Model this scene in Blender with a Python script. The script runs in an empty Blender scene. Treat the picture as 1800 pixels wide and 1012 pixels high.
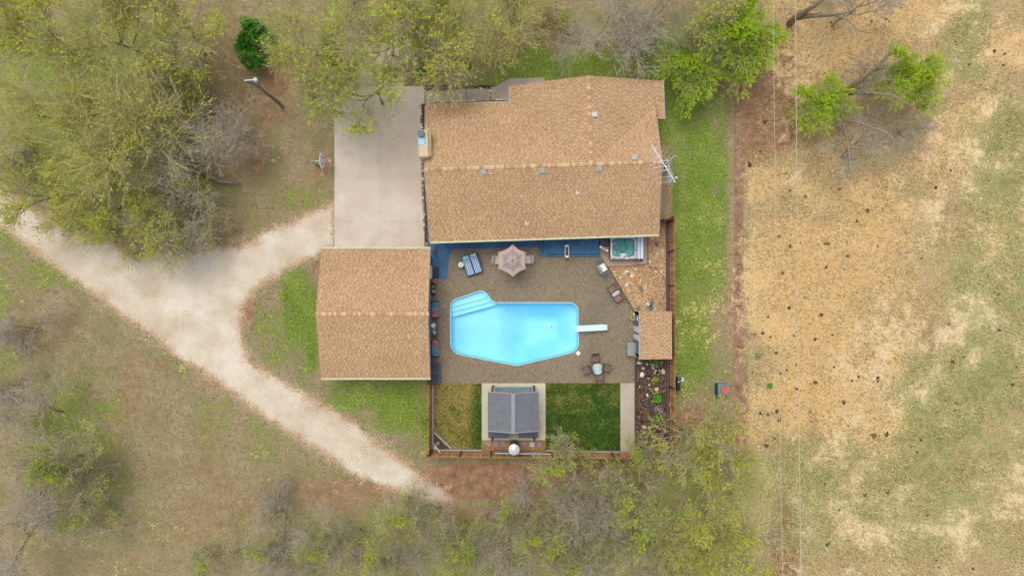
import bpy, bmesh, math, random
import numpy as np
from mathutils import Vector, Matrix
from mathutils.geometry import tessellate_polygon, delaunay_2d_cdt
PI = math.pi
R = math.radians
scene = bpy.context.scene
# ------------------------------------------------------------------ camera (a drone looking straight down)
F = 1200.0                      # focal length in photo pixels (photo 1800 wide)
CH = F / 23.0                   # height above ground
cam = bpy.data.cameras.new('camera'); cam_o = bpy.data.objects.new('camera', cam)
scene.collection.objects.link(cam_o); scene.camera = cam_o
cam.sensor_width = 36; cam.lens = 24; cam.clip_end = 3000; cam.clip_start = 0.5
cam_o.location = (0, 0, CH); cam_o.rotation_euler = (0, 0, 0)
# ------------------------------------------------------------------ light
world = bpy.data.worlds.new('World'); scene.world = world; world.use_nodes = True
wn = world.node_tree.nodes; wl = world.node_tree.links
SUN_EL, SUN_AZ = 68, 330        # bright thin overcast, light from the upper left
sky = wn.new('ShaderNodeTexSky'); sky.sky_type = 'NISHITA'; sky.sun_disc = False
sky.sun_elevation = R(SUN_EL); sky.sun_rotation = R(SUN_AZ)
hs = wn.new('ShaderNodeHueSaturation'); hs.inputs['Saturation'].default_value = 0.30
wl.new(sky.outputs[0], hs.inputs['Color']); wl.new(hs.outputs[0], wn['Background'].inputs[0])
wn['Background'].inputs[1].default_value = 0.15
sun = bpy.data.lights.new('sun', 'SUN'); sun_o = bpy.data.objects.new('sun', sun)
scene.collection.objects.link(sun_o)
sun.energy = 1.3; sun.angle = R(36); sun.color = (1, .95, .87)
sun_o.rotation_euler = (R(90 - SUN_EL), 0, R(180 - SUN_AZ)); sun_o.location = (-20, 30, 60)
vs = scene.view_settings
vs.view_transform = 'Standard'; vs.look = 'None'; vs.gamma = 1; vs.use_curve_mapping = False
vs.exposure = 0.68

C = scene.collection
rnd = random.Random(7)

def P(px, py, z=0.0):
    """a point seen at photo pixel (px, py) that lies z metres above the ground"""
    k = (CH - z) / F
    return Vector(((px - 900) * k, (506 - py) * k, z))
def M(n): return n / 23.0        # photo pixels to metres at ground level

# ------------------------------------------------------------------ materials
GAIN = 1.22
def lin(c): 
    c = c / 255.0
    return c / 12.92 if c <= 0.04045 else ((c + 0.055) / 1.055) ** 2.4
def col(r, g, b, a=1): return (min(lin(r) / GAIN, .9), min(lin(g) / GAIN, .9), min(lin(b) / GAIN, .9), a)

class NT:
    def __init__(s, name):
        s.m = bpy.data.materials.new(name); s.m.use_nodes = True
        s.n = s.m.node_tree.nodes; s.l = s.m.node_tree.links; s.b = s.n['Principled BSDF']
        s.pos = None
    def coord(s, kind='Object'):
        t = s.n.new('ShaderNodeTexCoord'); return t.outputs[kind]
    def noise(s, scale, detail=3, rough=.55, vec=None, dist=0):
        t = s.n.new('ShaderNodeTexNoise'); t.inputs['Scale'].default_value = scale
        t.inputs['Detail'].default_value = detail; t.inputs['Roughness'].default_value = rough
        t.inputs['Distortion'].default_value = dist
        s.l.new(vec if vec is not None else s.vec(), t.inputs['Vector']); return t.outputs['Fac']
    def vor(s, scale, out='Distance', vec=None, rand=1):
        t = s.n.new('ShaderNodeTexVoronoi'); t.inputs['Scale'].default_value = scale
        t.inputs['Randomness'].default_value = rand
        s.l.new(vec if vec is not None else s.vec(), t.inputs['Vector']); return t.outputs[out]
    def vec(s):
        if s.pos is None: s.pos = s.coord()
        return s.pos
    def attr(s, name, out='Fac'):
        t = s.n.new('ShaderNodeAttribute'); t.attribute_name = name; return t.outputs[out]
    def math(s, op, a, b=None, clamp=False, c=None):
        t = s.n.new('ShaderNodeMath'); t.operation = op; t.use_clamp = clamp
        for i, v in enumerate((a, b, c)):
            if v is None: continue
            if isinstance(v, (int, float)): t.inputs[i].default_value = v
            else: s.l.new(v, t.inputs[i])
        return t.outputs[0]
    def ss(s, v, lo, hi, a=0, b=1):
        t = s.n.new('ShaderNodeMapRange'); t.interpolation_type = 'SMOOTHSTEP'
        t.inputs['From Min'].default_value = lo; t.inputs['From Max'].default_value = hi
        t.inputs['To Min'].default_value = a; t.inputs['To Max'].default_value = b
        s.l.new(v, t.inputs['Value']); return t.outputs[0]
    def mix(s, f, a, b, mode='MIX'):
        t = s.n.new('ShaderNodeMix'); t.data_type = 'RGBA'; t.blend_type = mode
        for i, v in ((0, f), (6, a), (7, b)):
            if isinstance(v, (int, float)): t.inputs[i].default_value = v
            elif isinstance(v, tuple): t.inputs[i].default_value = v
            else: s.l.new(v, t.inputs[i])
        return t.outputs[2]
    def ramp(s, f, stops):
        t = s.n.new('ShaderNodeValToRGB'); e = t.color_ramp.elements
        while len(e) < len(stops): e.new(.5)
        for i, (p, c) in enumerate(stops): e[i].position = p; e[i].color = c
        s.l.new(f, t.inputs[0]); return t.outputs[0]
    def out(s, c, rough=.85, bump=None, bstr=.3, bdist=.02, spec=.3, metal=0):
        if isinstance(c, tuple): s.b.inputs['Base Color'].default_value = c
        else: s.l.new(c, s.b.inputs['Base Color'])
        s.b.inputs['Roughness'].default_value = rough; s.b.inputs['Metallic'].default_value = metal
        s.b.inputs['Specular IOR Level'].default_value = spec
        if bump is not None:
            t = s.n.new('ShaderNodeBump'); t.inputs['Strength'].default_value = bstr
            t.inputs['Distance'].default_value = bdist
            s.l.new(bump, t.inputs['Height']); s.l.new(t.outputs[0], s.b.inputs['Normal'])
        return s.m

def simple(name, c, rough=.7, var=.18, scale=6, metal=0, spec=.3, fine=40, bstr=.25):
    """one colour with soft weathering and a fine grain"""
    t = NT(name)
    d = tuple(x * (1 - var) for x in c[:3]) + (1,); l = tuple(min(x * (1 + var * .7), .95) for x in c[:3]) + (1,)
    n = t.noise(scale, 5, .6); f = t.noise(fine, 2, .5)
    v = t.math('ADD', t.math('MULTIPLY', n, .7), t.math('MULTIPLY', f, .3))
    return t.out(t.mix(t.ss(v, .33, .67), d, l), rough, f, bstr, .004, spec, metal)

def tinted(name, stops, rough=.85, grain=30, gamt=.25, bstr=.4, spec=.25, big=0):
    """colour read from a per-piece 'tint', broken up by grain"""
    t = NT(name); a = t.attr('tint')
    f = t.noise(grain, 3, .6)
    v = t.math('ADD', a, t.math('MULTIPLY', t.math('SUBTRACT', f, .5), gamt), True)
    c = t.ramp(v, stops)
    if big:
        g = t.noise(.35, 4, .6); c = t.mix(t.ss(g, .3, .7, 0, big), c, (.32, .2, .12, 1), 'MULTIPLY')
    return t.out(c, rough, f, bstr, .006, spec)

MAT = {}
MAT['shingle'] = tinted('roof_shingle', [(0, col(160, 126, 93)), (.40, col(182, 147, 110)), (.62, col(196, 161, 122)), (1, col(212, 178, 138))], grain=60, gamt=.12, big=.14)
MAT['cap'] = tinted('ridge_cap_shingle', [(0, col(172, 132, 100)), (.5, col(192, 154, 118)), (1, col(218, 184, 140))], gamt=.1)
MAT['felt'] = simple('roof_underlay', col(150, 108, 80))
MAT['gutter'] = simple('cream_green_gutter', col(196, 200, 158), .6)
MAT['wallblue'] = simple('blue_painted_siding', col(98, 130, 165), .7)
MAT['wallbrick'] = simple('tan_brick_wall', col(170, 130, 100), .85)
MAT['white'] = simple('white_paint', col(236, 236, 232), .5, .06)
MAT['glass'] = simple('dark_window_glass', col(70, 84, 92), .1, spec=.6)
MAT['concrete'] = None
MAT['galv'] = simple('galvanised_metal', col(176, 180, 178), .45, .12, metal=.3)
MAT['darkmetal'] = simple('dark_metal', col(52, 54, 58), .45)
MAT['bronze'] = simple('bronze_metal', col(92, 76, 66), .5)
MAT['stone'] = tinted('limestone', [(0, col(165, 140, 112)), (.5, col(205, 186, 158)), (1, col(240, 232, 216))], grain=9, gamt=.5)
MAT['rockgrey'] = tinted('grey_fieldstone', [(0, col(112, 104, 92)), (.5, col(152, 142, 124)), (1, col(196, 186, 164))], grain=9, gamt=.5)
MAT['pebble'] = tinted('river_pebble', [(0, col(140, 102, 72)), (.35, col(182, 142, 100)), (.7, col(210, 176, 132)), (.93, col(236, 212, 176)), (1, col(250, 244, 232))], gamt=.1)
MAT['fence'] = tinted('cedar_fence', [(0, col(156, 112, 76)), (.5, col(188, 140, 98)), (1, col(214, 168, 124))], grain=14, gamt=.4)
MAT['timber'] = simple('weathered_grey_timber', col(172, 160, 162), .8)
MAT['dark_timber'] = simple('old_dark_timber', col(96, 84, 84), .85)
MAT['browntimber'] = simple('brown_stained_timber', col(98, 72, 62), .8)
MAT['pinktimber'] = simple('bare_pine_timber', col(216, 188, 168), .7)
MAT['mat'] = simple('dark_grey_mat', col(72, 76, 86), .95)
MAT['cushblue'] = simple('turquoise_fabric', col(20, 158, 190), .9)
MAT['cushorange'] = simple('orange_fabric', col(240, 110, 55), .9)
MAT['wicker'] = simple('grey_wicker', col(142, 138, 142), .8, fine=90, bstr=.8)
MAT['wickerdark'] = simple('dark_wicker', col(62, 56, 58), .8, fine=90, bstr=.8)
MAT['sling'] = simple('brown_sling_fabric', col(126, 106, 96), .9)
MAT['rosefab'] = simple('rose_brown_fabric', col(148, 116, 104), .9)
MAT['canopyA'] = simple('rose_beige_canvas', col(188, 162, 148), .9, .06)
MAT['canopyB'] = simple('mauve_grey_canvas', col(160, 144, 142), .9, .06)
MAT['storage'] = simple('grey_green_plastic', col(152, 158, 148), .6)
MAT['storagedark'] = simple('charcoal_resin', col(88, 92, 106), .6)
MAT['frosted'] = simple('frosted_glass', col(184, 200, 200), .2, .1, spec=.6)
MAT['teal'] = simple('teal_paint', col(96, 140, 140), .5)
MAT['rust'] = simple('rusty_lid', col(172, 112, 98), .8, .35, 3)
MAT['red'] = simple('red_paint', col(190, 92, 88), .6)
MAT['yellow'] = simple('yellow_paint', col(222, 200, 30), .6)
MAT['terracotta'] = simple('terracotta', col(226, 132, 70), .8)
MAT['black'] = simple('black_plastic', col(34, 30, 32), .5)
MAT['steel'] = simple('brushed_steel', col(214, 216, 212), .3, .08, metal=.3)
MAT['ceramic'] = simple('white_ceramic', col(232, 232, 226), .3, .1)
MAT['bluecer'] = simple('teal_glazed_pot', col(70, 118, 126), .3)
MAT['lighttimber'] = simple('woven_straw', col(205, 178, 132), .8)
MAT['mulch'] = None
MAT['chimney'] = simple('chimney_stone', col(206, 188, 150), .9, .3, 5, fine=20, bstr=.9)
MAT['chimcap'] = simple('blue_metal_cap', col(62, 88, 112), .35)
MAT['chimlight'] = simple('pale_blue_metal', col(150, 186, 216), .35)
MAT['awning'] = simple('grey_blue_fabric', col(116, 134, 150), .8, .3)
MAT['greyroof'] = simple('grey_polycarbonate', col(126, 128, 131), .6, .12, 2)
MAT['greyroof2'] = simple('pale_grey_ridge', col(142, 146, 154), .6, .12)
MAT['greypav'] = simple('grey_flagstone', col(150, 146, 142), .85, .2)
MAT['cable'] = simple('weathered_cable', col(196, 180, 156), .8)
MAT['dung'] = simple('dried_dung', col(88, 66, 52), .95, .4)
MAT['dishwhite'] = simple('dish_white', col(226, 232, 236), .45, .08)
MAT['lampblue'] = simple('pale_lamp_housing', col(176, 216, 222), .4, .08)
MAT['polewood'] = simple('weathered_pole', col(150, 132, 122), .9)
MAT['bluedeck'] = simple('blue_deck_paint', col(68, 112, 150), .7, .28, 2.2)
MAT['bluestep'] = simple('dark_blue_step', col(52, 88, 124), .7, .2)

# concrete
def concrete(name, a, b, c, bstr=.15):
    t = NT(name); t.pos = t.coord()
    g = t.noise(.16, 5, .6); m = t.noise(1.1, 5, .62); f = t.noise(22, 3, .6)
    v = t.math('ADD', t.math('MULTIPLY', g, .6), t.math('MULTIPLY', m, .4))
    cc = t.ramp(v, [(.32, a), (.5, b), (.66, c)])
    bl = t.ss(t.noise(.28, 3, .5), .52, .7, 0, .5); cc = t.mix(bl, cc, c)
    dk = t.ss(t.noise(.33, 5, .65, dist=.6), .54, .7, 0, .30); cc = t.mix(dk, cc, tuple(x*.8 for x in a[:3]) + (1,))
    cc = t.mix(t.ss(f, .3, .7, .16, 0), cc, (.3, .25, .2, 1))
    st = t.ss(t.noise(.55, 6, .7), .56, .74, 0, .35)
    cc = t.mix(st, cc, tuple(x * .72 for x in b[:3]) + (1,))
    return t.out(cc, .85, f, bstr, .004)
MAT['concrete'] = concrete('driveway_concrete', col(196, 178, 158), col(212, 195, 176), col(226, 213, 196))
MAT['padconcrete'] = concrete('pale_pad_concrete', col(196, 188, 162), col(208, 200, 176), col(220, 212, 190))
MAT['walkconcrete'] = concrete('walkway_concrete', col(170, 158, 140), col(184, 172, 152), col(196, 186, 168))
MAT['spaconcrete'] = concrete('warm_pad_concrete', col(172, 148, 124), col(186, 162, 138), col(198, 176, 152))
MAT['greywalk'] = concrete('grey_walk_concrete', col(162, 150, 140), col(180, 166, 154), col(194, 182, 170))
t = NT('blue_painted_concrete'); g = t.noise(.8, 5, .65); f = t.noise(16, 3, .7)
c = t.ramp(g, [(.3, col(54, 88, 122)), (.55, col(70, 112, 150)), (.75, col(84, 128, 166))])
c = t.mix(t.ss(f, .55, .75, 0, .5), c, col(92, 110, 126))
MAT['bluepaint'] = t.out(c, .7, f, .2, .004)
# exposed aggregate patio
t = NT('exposed_aggregate')
v = t.vor(26, 'Color'); s_ = t.n.new('ShaderNodeSeparateColor'); t.l.new(v, s_.inputs[0])
c = t.ramp(s_.outputs[0], [(0, col(108, 96, 80)), (.3, col(128, 114, 94)), (.6, col(143, 127, 104)), (.85, col(158, 140, 112)), (1, col(178, 162, 136))])
g = t.noise(.22, 5, .6); c = t.mix(t.ss(g, .48, .70, 0, .45), c, col(112, 108, 96))
g2 = t.noise(.5, 4, .6); c = t.mix(t.ss(g2, .5, .75, 0, .35), c, col(162, 142, 112))
g3 = t.noise(3, 4, .65); c = t.mix(t.ss(g3, .3, .55, .25, 0), c, col(104, 92, 76))
MAT['aggregate'] = t.out(c, .9, t.vor(26), .35, .006)
# mulch and pebble beds
t = NT('dark_bark_mulch')
v = t.vor(14, 'Color'); s_ = t.n.new('ShaderNodeSeparateColor'); t.l.new(v, s_.inputs[0])
c = t.ramp(s_.outputs[0], [(0, col(50, 36, 32)), (.5, col(82, 64, 54)), (.85, col(112, 92, 76)), (1, col(150, 128, 104))])
c = t.mix(t.ss(t.noise(1.2, 4, .6), .5, .7, 0, .5), c, col(108, 86, 68))
MAT['mulch'] = t.out(c, .95, t.noise(20, 4, .7), .9, .03)
t = NT('pebble_bed_sand')
v = t.vor(16, 'Color'); s_ = t.n.new('ShaderNodeSeparateColor'); t.l.new(v, s_.inputs[0])
c = t.ramp(s_.outputs[0], [(0, col(146, 108, 74)), (.4, col(180, 140, 98)), (.75, col(204, 168, 124)), (1, col(232, 210, 176))])
c = t.mix(t.ss(t.noise(.5, 4, .6), .45, .62, 0, .4), c, col(150, 110, 84))
MAT['pebblebed'] = t.out(c, .95, t.vor(16), .6, .02)
t = NT('brick_paver_bed')
br = t.n.new('ShaderNodeTexBrick'); br.inputs['Scale'].default_value = 1
br.inputs['Brick Width'].default_value = .2; br.inputs['Row Height'].default_value = .1; br.inputs['Mortar Size'].default_value = .008
br.inputs['Color1'].default_value = col(178, 126, 86); br.inputs['Color2'].default_value = col(156, 104, 72); br.inputs['Mortar'].default_value = col(120, 86, 66)
t.l.new(t.vec(), br.inputs['Vector'])
MAT['brickbed'] = t.out(t.mix(t.ss(t.noise(2, 4), .35, .65, 0, .35), br.outputs[0], col(196, 150, 104)), .9, t.noise(20), .3)
# bark, leaves, grass
t = NT('tree_bark'); f = t.noise(9, 4, .6); oi = t.n.new('ShaderNodeObjectInfo')
c = t.ramp(f, [(.3, col(110, 96, 78)), (.7, col(176, 160, 134))])
MAT['bark'] = t.out(c, .95, f, .6, .02)
t = NT('pale_twig_bark'); f = t.noise(3, 3, .6)
MAT['twig'] = t.out(t.ramp(f, [(.3, col(160, 144, 112)), (.7, col(218, 204, 172))]), .95)
t = NT('grey_twig_bark'); f = t.noise(3, 3, .6)
MAT['twiggrey'] = t.out(t.ramp(f, [(.3, col(160, 146, 126)), (.7, col(214, 202, 182))]), .95)
t = NT('olive_twig_bark'); f = t.noise(3, 3, .6)
MAT['twigolive'] = t.out(t.ramp(f, [(.3, col(172, 162, 98)), (.7, col(220, 210, 150))]), .95)
def leafmat(name, stops, tl=.3):
    t = NT(name); a = t.attr('tint'); oi = t.n.new('ShaderNodeObjectInfo')
    v = t.math('ADD', a, t.math('MULTIPLY', t.math('SUBTRACT', oi.outputs['Random'], .5), .25), True)
    c = t.ramp(v, stops); t.out(c, .6, spec=.2)
    tr = t.n.new('ShaderNodeBsdfTranslucent'); t.l.new(c, tr.inputs[0])
    mx = t.n.new('ShaderNodeMixShader'); mx.inputs[0].default_value = tl
    t.l.new(t.b.outputs[0], mx.inputs[1]); t.l.new(tr.outputs[0], mx.inputs[2])
    t.l.new(mx.outputs[0], t.n['Material Output'].inputs[0]); return t.m
MAT['leafyel'] = leafmat('yellow_green_leaf', [(0, col(166, 184, 30)), (.5, col(206, 216, 52)), (1, col(236, 236, 96))], .45)
MAT['leafolive'] = leafmat('olive_bud_leaf', [(0, col(176, 184, 56)), (.5, col(208, 208, 84)), (1, col(234, 230, 126))], .45)
MAT['leafbright'] = leafmat('bright_spring_leaf', [(0, col(132, 180, 0)), (.5, col(178, 216, 6)), (1, col(218, 236, 50))], .45)
MAT['leafgreen'] = leafmat('fresh_green_leaf', [(0, col(138, 168, 20)), (.5, col(176, 204, 42)), (1, col(212, 226, 76))], .45)
MAT['leafdark'] = leafmat('deep_green_leaf', [(0, col(42, 118, 16)), (.5, col(66, 150, 28)), (1, col(112, 180, 46))], .15)
MAT['leafpale'] = leafmat('pale_grey_green_bud', [(0, col(140, 142, 96)), (.5, col(172, 170, 128)), (1, col(206, 202, 162))])
def blademat(name, stops):
    t = NT(name); c = t.ramp(t.attr('tint'), stops); return t.out(c, .8, spec=.15)
MAT['blades'] = blademat('grass_blades', [(0, col(70, 98, 22)), (.17, col(96, 128, 34)), (.25, col(120, 138, 62)), (.40, col(150, 148, 92)), (.5, col(140, 116, 84)), (.62, col(168, 142, 106)), (.75, col(196, 172, 132)), (.88, col(232, 198, 130)), (1, col(244, 228, 186))])
MAT['lawnblades'] = blademat('lawn_blades', [(0, col(26, 62, 10)), (.3, col(46, 84, 16)), (.55, col(84, 108, 34)), (.75, col(150, 134, 70)), (1, col(206, 172, 106))])

# ------------------------------------------------------------------ mesh helpers
class MB:
    def __init__(s): s.v = []; s.f = []; s.t = []
    def add(s, vs_, fs, tint=.5):
        o = len(s.v); s.v += [tuple(v) for v in vs_]
        s.f += [tuple(i + o for i in f) for f in fs]; s.t += [tint] * len(fs); return s
    def box(s, c, size, rot=0, tint=.5, tilt=None):
        sx, sy, sz = (q / 2 for q in size); ps = []
        m = Matrix.Rotation(rot, 3, 'Z')
        if tilt is not None: m = m @ Matrix.Rotation(tilt, 3, 'X')
        for x, y, z in ((-1,-1,-1),(1,-1,-1),(1,1,-1),(-1,1,-1),(-1,-1,1),(1,-1,1),(1,1,1),(-1,1,1)):
            ps.append(Vector(c) + m @ Vector((x * sx, y * sy, z * sz)))
        return s.add(ps, [(3,2,1,0),(4,5,6,7),(0,1,5,4),(1,2,6,5),(2,3,7,6),(3,0,4,7)], tint)
    def rbox(s, c, size, r=.04, rot=0, tint=.5, n=3):
        """box with rounded corners in plan and a softened top edge"""
        sx, sy, sz = (q / 2 for q in size); r = min(r, sx * .99, sy * .99); ring = []
        for qx, qy, a0 in ((1,1,0),(-1,1,90),(-1,-1,180),(1,-1,270)):
            for k in range(n + 1):
                a = R(a0 + 90 * k / n); ring.append((qx * (sx - r) + r * math.cos(a), qy * (sy - r) + r * math.sin(a)))
        m = Matrix.Rotation(rot, 3, 'Z'); e = min(.4 * r, sz * .5); vs_ = []
        for z, k in ((-sz, 1), (sz - e, 1), (sz, 1 - e / max(sx, sy))):
            for x, y in ring: vs_.append(Vector(c) + m @ Vector((x * k, y * k, z)))
        N = len(ring); fs = [tuple(range(N - 1, -1, -1)), tuple(range(2 * N, 3 * N))]
        for j in range(2):
            for i in range(N): fs.append((j * N + i, j * N + (i + 1) % N, (j + 1) * N + (i + 1) % N, (j + 1) * N + i))
        return s.add(vs_, fs, tint)
    def prism(s, poly, z0, z1, tint=.5, holes=()):
        loops = [list(poly)] + [list(h) for h in holes]
        flat = [p for L in loops for p in L]; n = len(flat)
        tris = tessellate_polygon([[Vector((p[0], p[1], 0)) for p in L] for L in loops])
        vs_ = [(p[0], p[1], z1) for p in flat] + [(p[0], p[1], z0) for p in flat]; fs = []
        for a, b, c in tris:
            A, B, D = flat[a], flat[b], flat[c]
            if (B[0]-A[0])*(D[1]-A[1]) - (B[1]-A[1])*(D[0]-A[0]) < 0: b, c = c, b
            fs += [(a, b, c), (c + n, b + n, a + n)]
        o = 0
        for L in loops:
            k = len(L); ar = sum(L[i][0]*L[(i+1)%k][1] - L[(i+1)%k][0]*L[i][1] for i in range(k))
            for i in range(k):
                a, b = o + i, o + (i + 1) % k
                if (ar > 0) != (o > 0): fs.append((a + n, b + n, b, a))
                else: fs.append((a, b, b + n, a + n))
            o += k
        return s.add(vs_, fs, tint)
    def tube(s, pts, r, n=6, tint=.5, cap=True):
        pts = [Vector(p) for p in pts]; vs_ = []; m = len(pts)
        rs = r if isinstance(r, (list, tuple)) else [r] * m
        ref = None
        for i, p in enumerate(pts):
            t_ = (pts[min(i + 1, m - 1)] - pts[max(i - 1, 0)]).normalized()
            if ref is None: ref = Vector((0, 0, 1)) if abs(t_.z) < .9 else Vector((1, 0, 0))
            a = t_.cross(ref).normalized(); b = t_.cross(a)
            for k in range(n):
                q = 2 * PI * k / n; vs_.append(p + (a * math.cos(q) + b * math.sin(q)) * rs[i])
        fs = [(i*n+k, i*n+(k+1)%n, (i+1)*n+(k+1)%n, (i+1)*n+k) for i in range(m-1) for k in range(n)]
        if cap: fs += [tuple(range(n-1, -1, -1)), tuple(range((m-1)*n, m*n))]
        return s.add(vs_, fs, tint)
    def lathe(s, prof, c=(0,0,0), n=16, tint=.5, sx=1, sy=1, cap=True):
        vs_ = [(c[0]+r*sx*math.cos(2*PI*k/n), c[1]+r*sy*math.sin(2*PI*k/n), c[2]+z) for r, z in prof for k in range(n)]
        m = len(prof); fs = [(i*n+k, i*n+(k+1)%n, (i+1)*n+(k+1)%n, (i+1)*n+k) for i in range(m-1) for k in range(n)]
        if cap: fs += [tuple(range(n-1, -1, -1)), tuple(range((m-1)*n, m*n))]
        return s.add(vs_, fs, tint)
    def rock(s, c, sx, sy, sz, seed, tint=.5, sub=1, rot=0):
        bm = bmesh.new(); bmesh.ops.create_icosphere(bm, subdivisions=sub, radius=1); q = random.Random(seed)
        vs_ = []; ca, sa = math.cos(rot), math.sin(rot)
        for v in bm.verts:
            k = q.uniform(.72, 1.15); x, y, z = v.co.x*sx*k, v.co.y*sy*k, max(v.co.z, -.35)*sz*k
            vs_.append((c[0]+x*ca-y*sa, c[1]+x*sa+y*ca, c[2]+z))
        fs = [tuple(v.index for v in f.verts) for f in bm.faces]; bm.free(); return s.add(vs_, fs, tint)
    def mesh(s, name, smooth=False):
        me = bpy.data.meshes.new(name); me.from_pydata(s.v, [], s.f)
        a = me.attributes.new('tint', 'FLOAT', 'FACE'); a.data.foreach_set('value', np.array(s.t, dtype=np.float32))
        if smooth: me.shade_smooth()
        me.update(); return me

def put(name, mb, m, parent=None, loc=(0,0,0), rot=0, smooth=False, label=None, kind=None):
    me = mb if isinstance(mb, bpy.types.Mesh) else mb.mesh(name, smooth)
    if m is not None and not me.materials: me.materials.append(MAT[m] if isinstance(m, str) else m)
    o = bpy.data.objects.new(name, me); C.objects.link(o)
    o.location = loc; o.rotation_euler = (0, 0, rot)
    if parent is not None: o.parent = parent
    if label: o['label'] = label
    if kind: o['kind'] = kind
    return o
def thing(name, label, cat, loc=(0,0,0), rot=0, group=None):
    o = bpy.data.objects.new(name, None); C.objects.link(o); o.empty_display_size = .3
    o.location = loc; o.rotation_euler = (0, 0, rot); o['label'] = label; o['category'] = cat
    if group: o['group'] = group
    return o
def tag(o, label, cat, group=None):
    o['label'] = label; o['category'] = cat
    if group: o['group'] = group
    return o
def clone(root, label, loc, rot=0, scale=None, group=None):
    def cp(o, par):
        c = o.copy(); C.objects.link(c); c.parent = par
        for ch in list(o.children): cp(ch, c)
        return c
    r = cp(root, None); r.location = loc; r.rotation_euler = (0, 0, rot)
    if scale is not None: r.scale = scale if hasattr(scale, '__len__') else (scale,) * 3
    if label: r['label'] = label
    if group: r['group'] = group
    return r
def np_mesh(name, verts, faces, tint=None, smooth=False):
    """verts (n,3), faces (m,k) with constant k"""
    me = bpy.data.meshes.new(name); n = len(verts); m, k = faces.shape
    me.vertices.add(n); me.vertices.foreach_set('co', verts.astype(np.float32).ravel())
    me.loops.add(m * k); me.loops.foreach_set('vertex_index', faces.astype(np.int32).ravel())
    me.polygons.add(m); me.polygons.foreach_set('loop_start', np.arange(0, m * k, k, dtype=np.int32))
    me.update(calc_edges=True)
    if tint is not None:
        a = me.attributes.new('tint', 'FLOAT', 'FACE'); a.data.foreach_set('value', tint.astype(np.float32))
    if smooth: me.shade_smooth()
    return me
def PP(lst, z=0): return [tuple(P(x, y, z)[:2]) for x, y in lst]

# ------------------------------------------------------------------ the ground and its zones
ROAD = [(-900,-230),(-300,150),(0,322),(70,372),(140,412),(230,430),(330,438),(420,428),(480,398),(540,372),(592,350),(592,438),(560,452),(505,478),(455,508),
        (432,540),(425,590),(442,632),(500,668),(560,702),(625,742),(695,795),(752,838),(800,872),(790,888),(725,880),(640,842),(572,806),(470,740),(380,676),
        (290,612),(210,556),(140,504),(60,447),(0,400),(-300,210),(-900,-150)]
def sdf(X, Y, poly):
    d = np.full(X.shape, 1e9); inside = np.zeros(X.shape, bool); n = len(poly)
    for i in range(n):
        x1, y1 = poly[i]; x2, y2 = poly[(i+1) % n]; ex, ey = x2-x1, y2-y1
        t_ = np.clip(((X-x1)*ex + (Y-y1)*ey) / (ex*ex+ey*ey), 0, 1)
        d = np.minimum(d, np.hypot(X-x1-t_*ex, Y-y1-t_*ey))
        cond = (y1 > Y) != (y2 > Y)
        with np.errstate(divide='ignore', invalid='ignore'):
            inside ^= cond & (X < (x2-x1)*(Y-y1)/((y2-y1) if y2 != y1 else 1e-9) + x1)
    return np.where(inside, d, -d)
def blobs(X, Y, lst, p=4):
    o = np.zeros(X.shape)
    for cx, cy, rx, ry, w in lst:
        o = np.maximum(o, w * np.exp(-(np.abs((X-cx)/rx)**p + np.abs((Y-cy)/ry)**p)))
    return o
GREEN = [(1228,360,40,250,.80),(1265,360,20,230,.74),(1218,600,42,110,.80),(1245,640,45,90,.5),(1190,480,12,260,.95),(1000,118,190,42,.78),(860,142,90,26,.6),(1180,150,60,120,.9),
         (522,540,36,90,.78),(548,580,14,90,.95),(700,712,62,62,.78),(640,695,100,34,.75),(480,600,40,70,.55),(530,350,60,36,.55),(470,70,50,60,.4),
         (120,760,120,150,.58),(80,640,70,60,.42),(250,560,60,50,.36),(330,730,70,50,.38),(560,800,60,30,.4),(250,880,60,50,.4),(170,860,90,100,.5),(470,730,190,110,.44),(380,640,120,80,.36),(90,470,120,60,.55),(30,420,60,40,.6),
         (180,200,230,260,.62),(700,60,260,100,.5),(640,200,50,110,.3),(780,925,500,50,.5),(960,980,520,80,.52),(1180,870,160,140,.55),(640,905,60,40,.5),
         (1745,560,110,230,.74),(1560,880,330,150,.66),(1440,840,110,120,.72),(1340,850,60,110,.6),(1700,60,60,110,.74),(1750,300,90,180,.7),(1640,700,130,130,.72),
         (1500,330,130,50,.34),(1570,350,70,40,.42),(1660,430,80,60,.5),(1330,480,22,200,.42),(1320,640,20,60,.5),(1800,860,120,180,.62),(900,803,140,6,.7),(749,740,8,60,.9),
         (-300,500,500,500,.5),(900,1500,2500,450,.55),(900,-500,2500,420,.55),(2600,500,720,900,.7)]
GOLD = [(1425,520,118,215,1.0),(1520,420,95,140,.9),(1440,700,118,72,.95),(1540,745,70,60,.62),(1500,60,130,90,.9),(1560,10,150,40,.8),(1650,270,80,80,.5),
        (1770,90,60,60,.65),(1700,190,60,60,.5),(1345,330,52,60,.62),(1345,400,30,90,.4),(1480,260,90,60,.5),(1555,620,45,70,.75),(1600,500,40,90,.5),(1330,760,30,50,.6),(1760,420,90,70,.35)]
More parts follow.
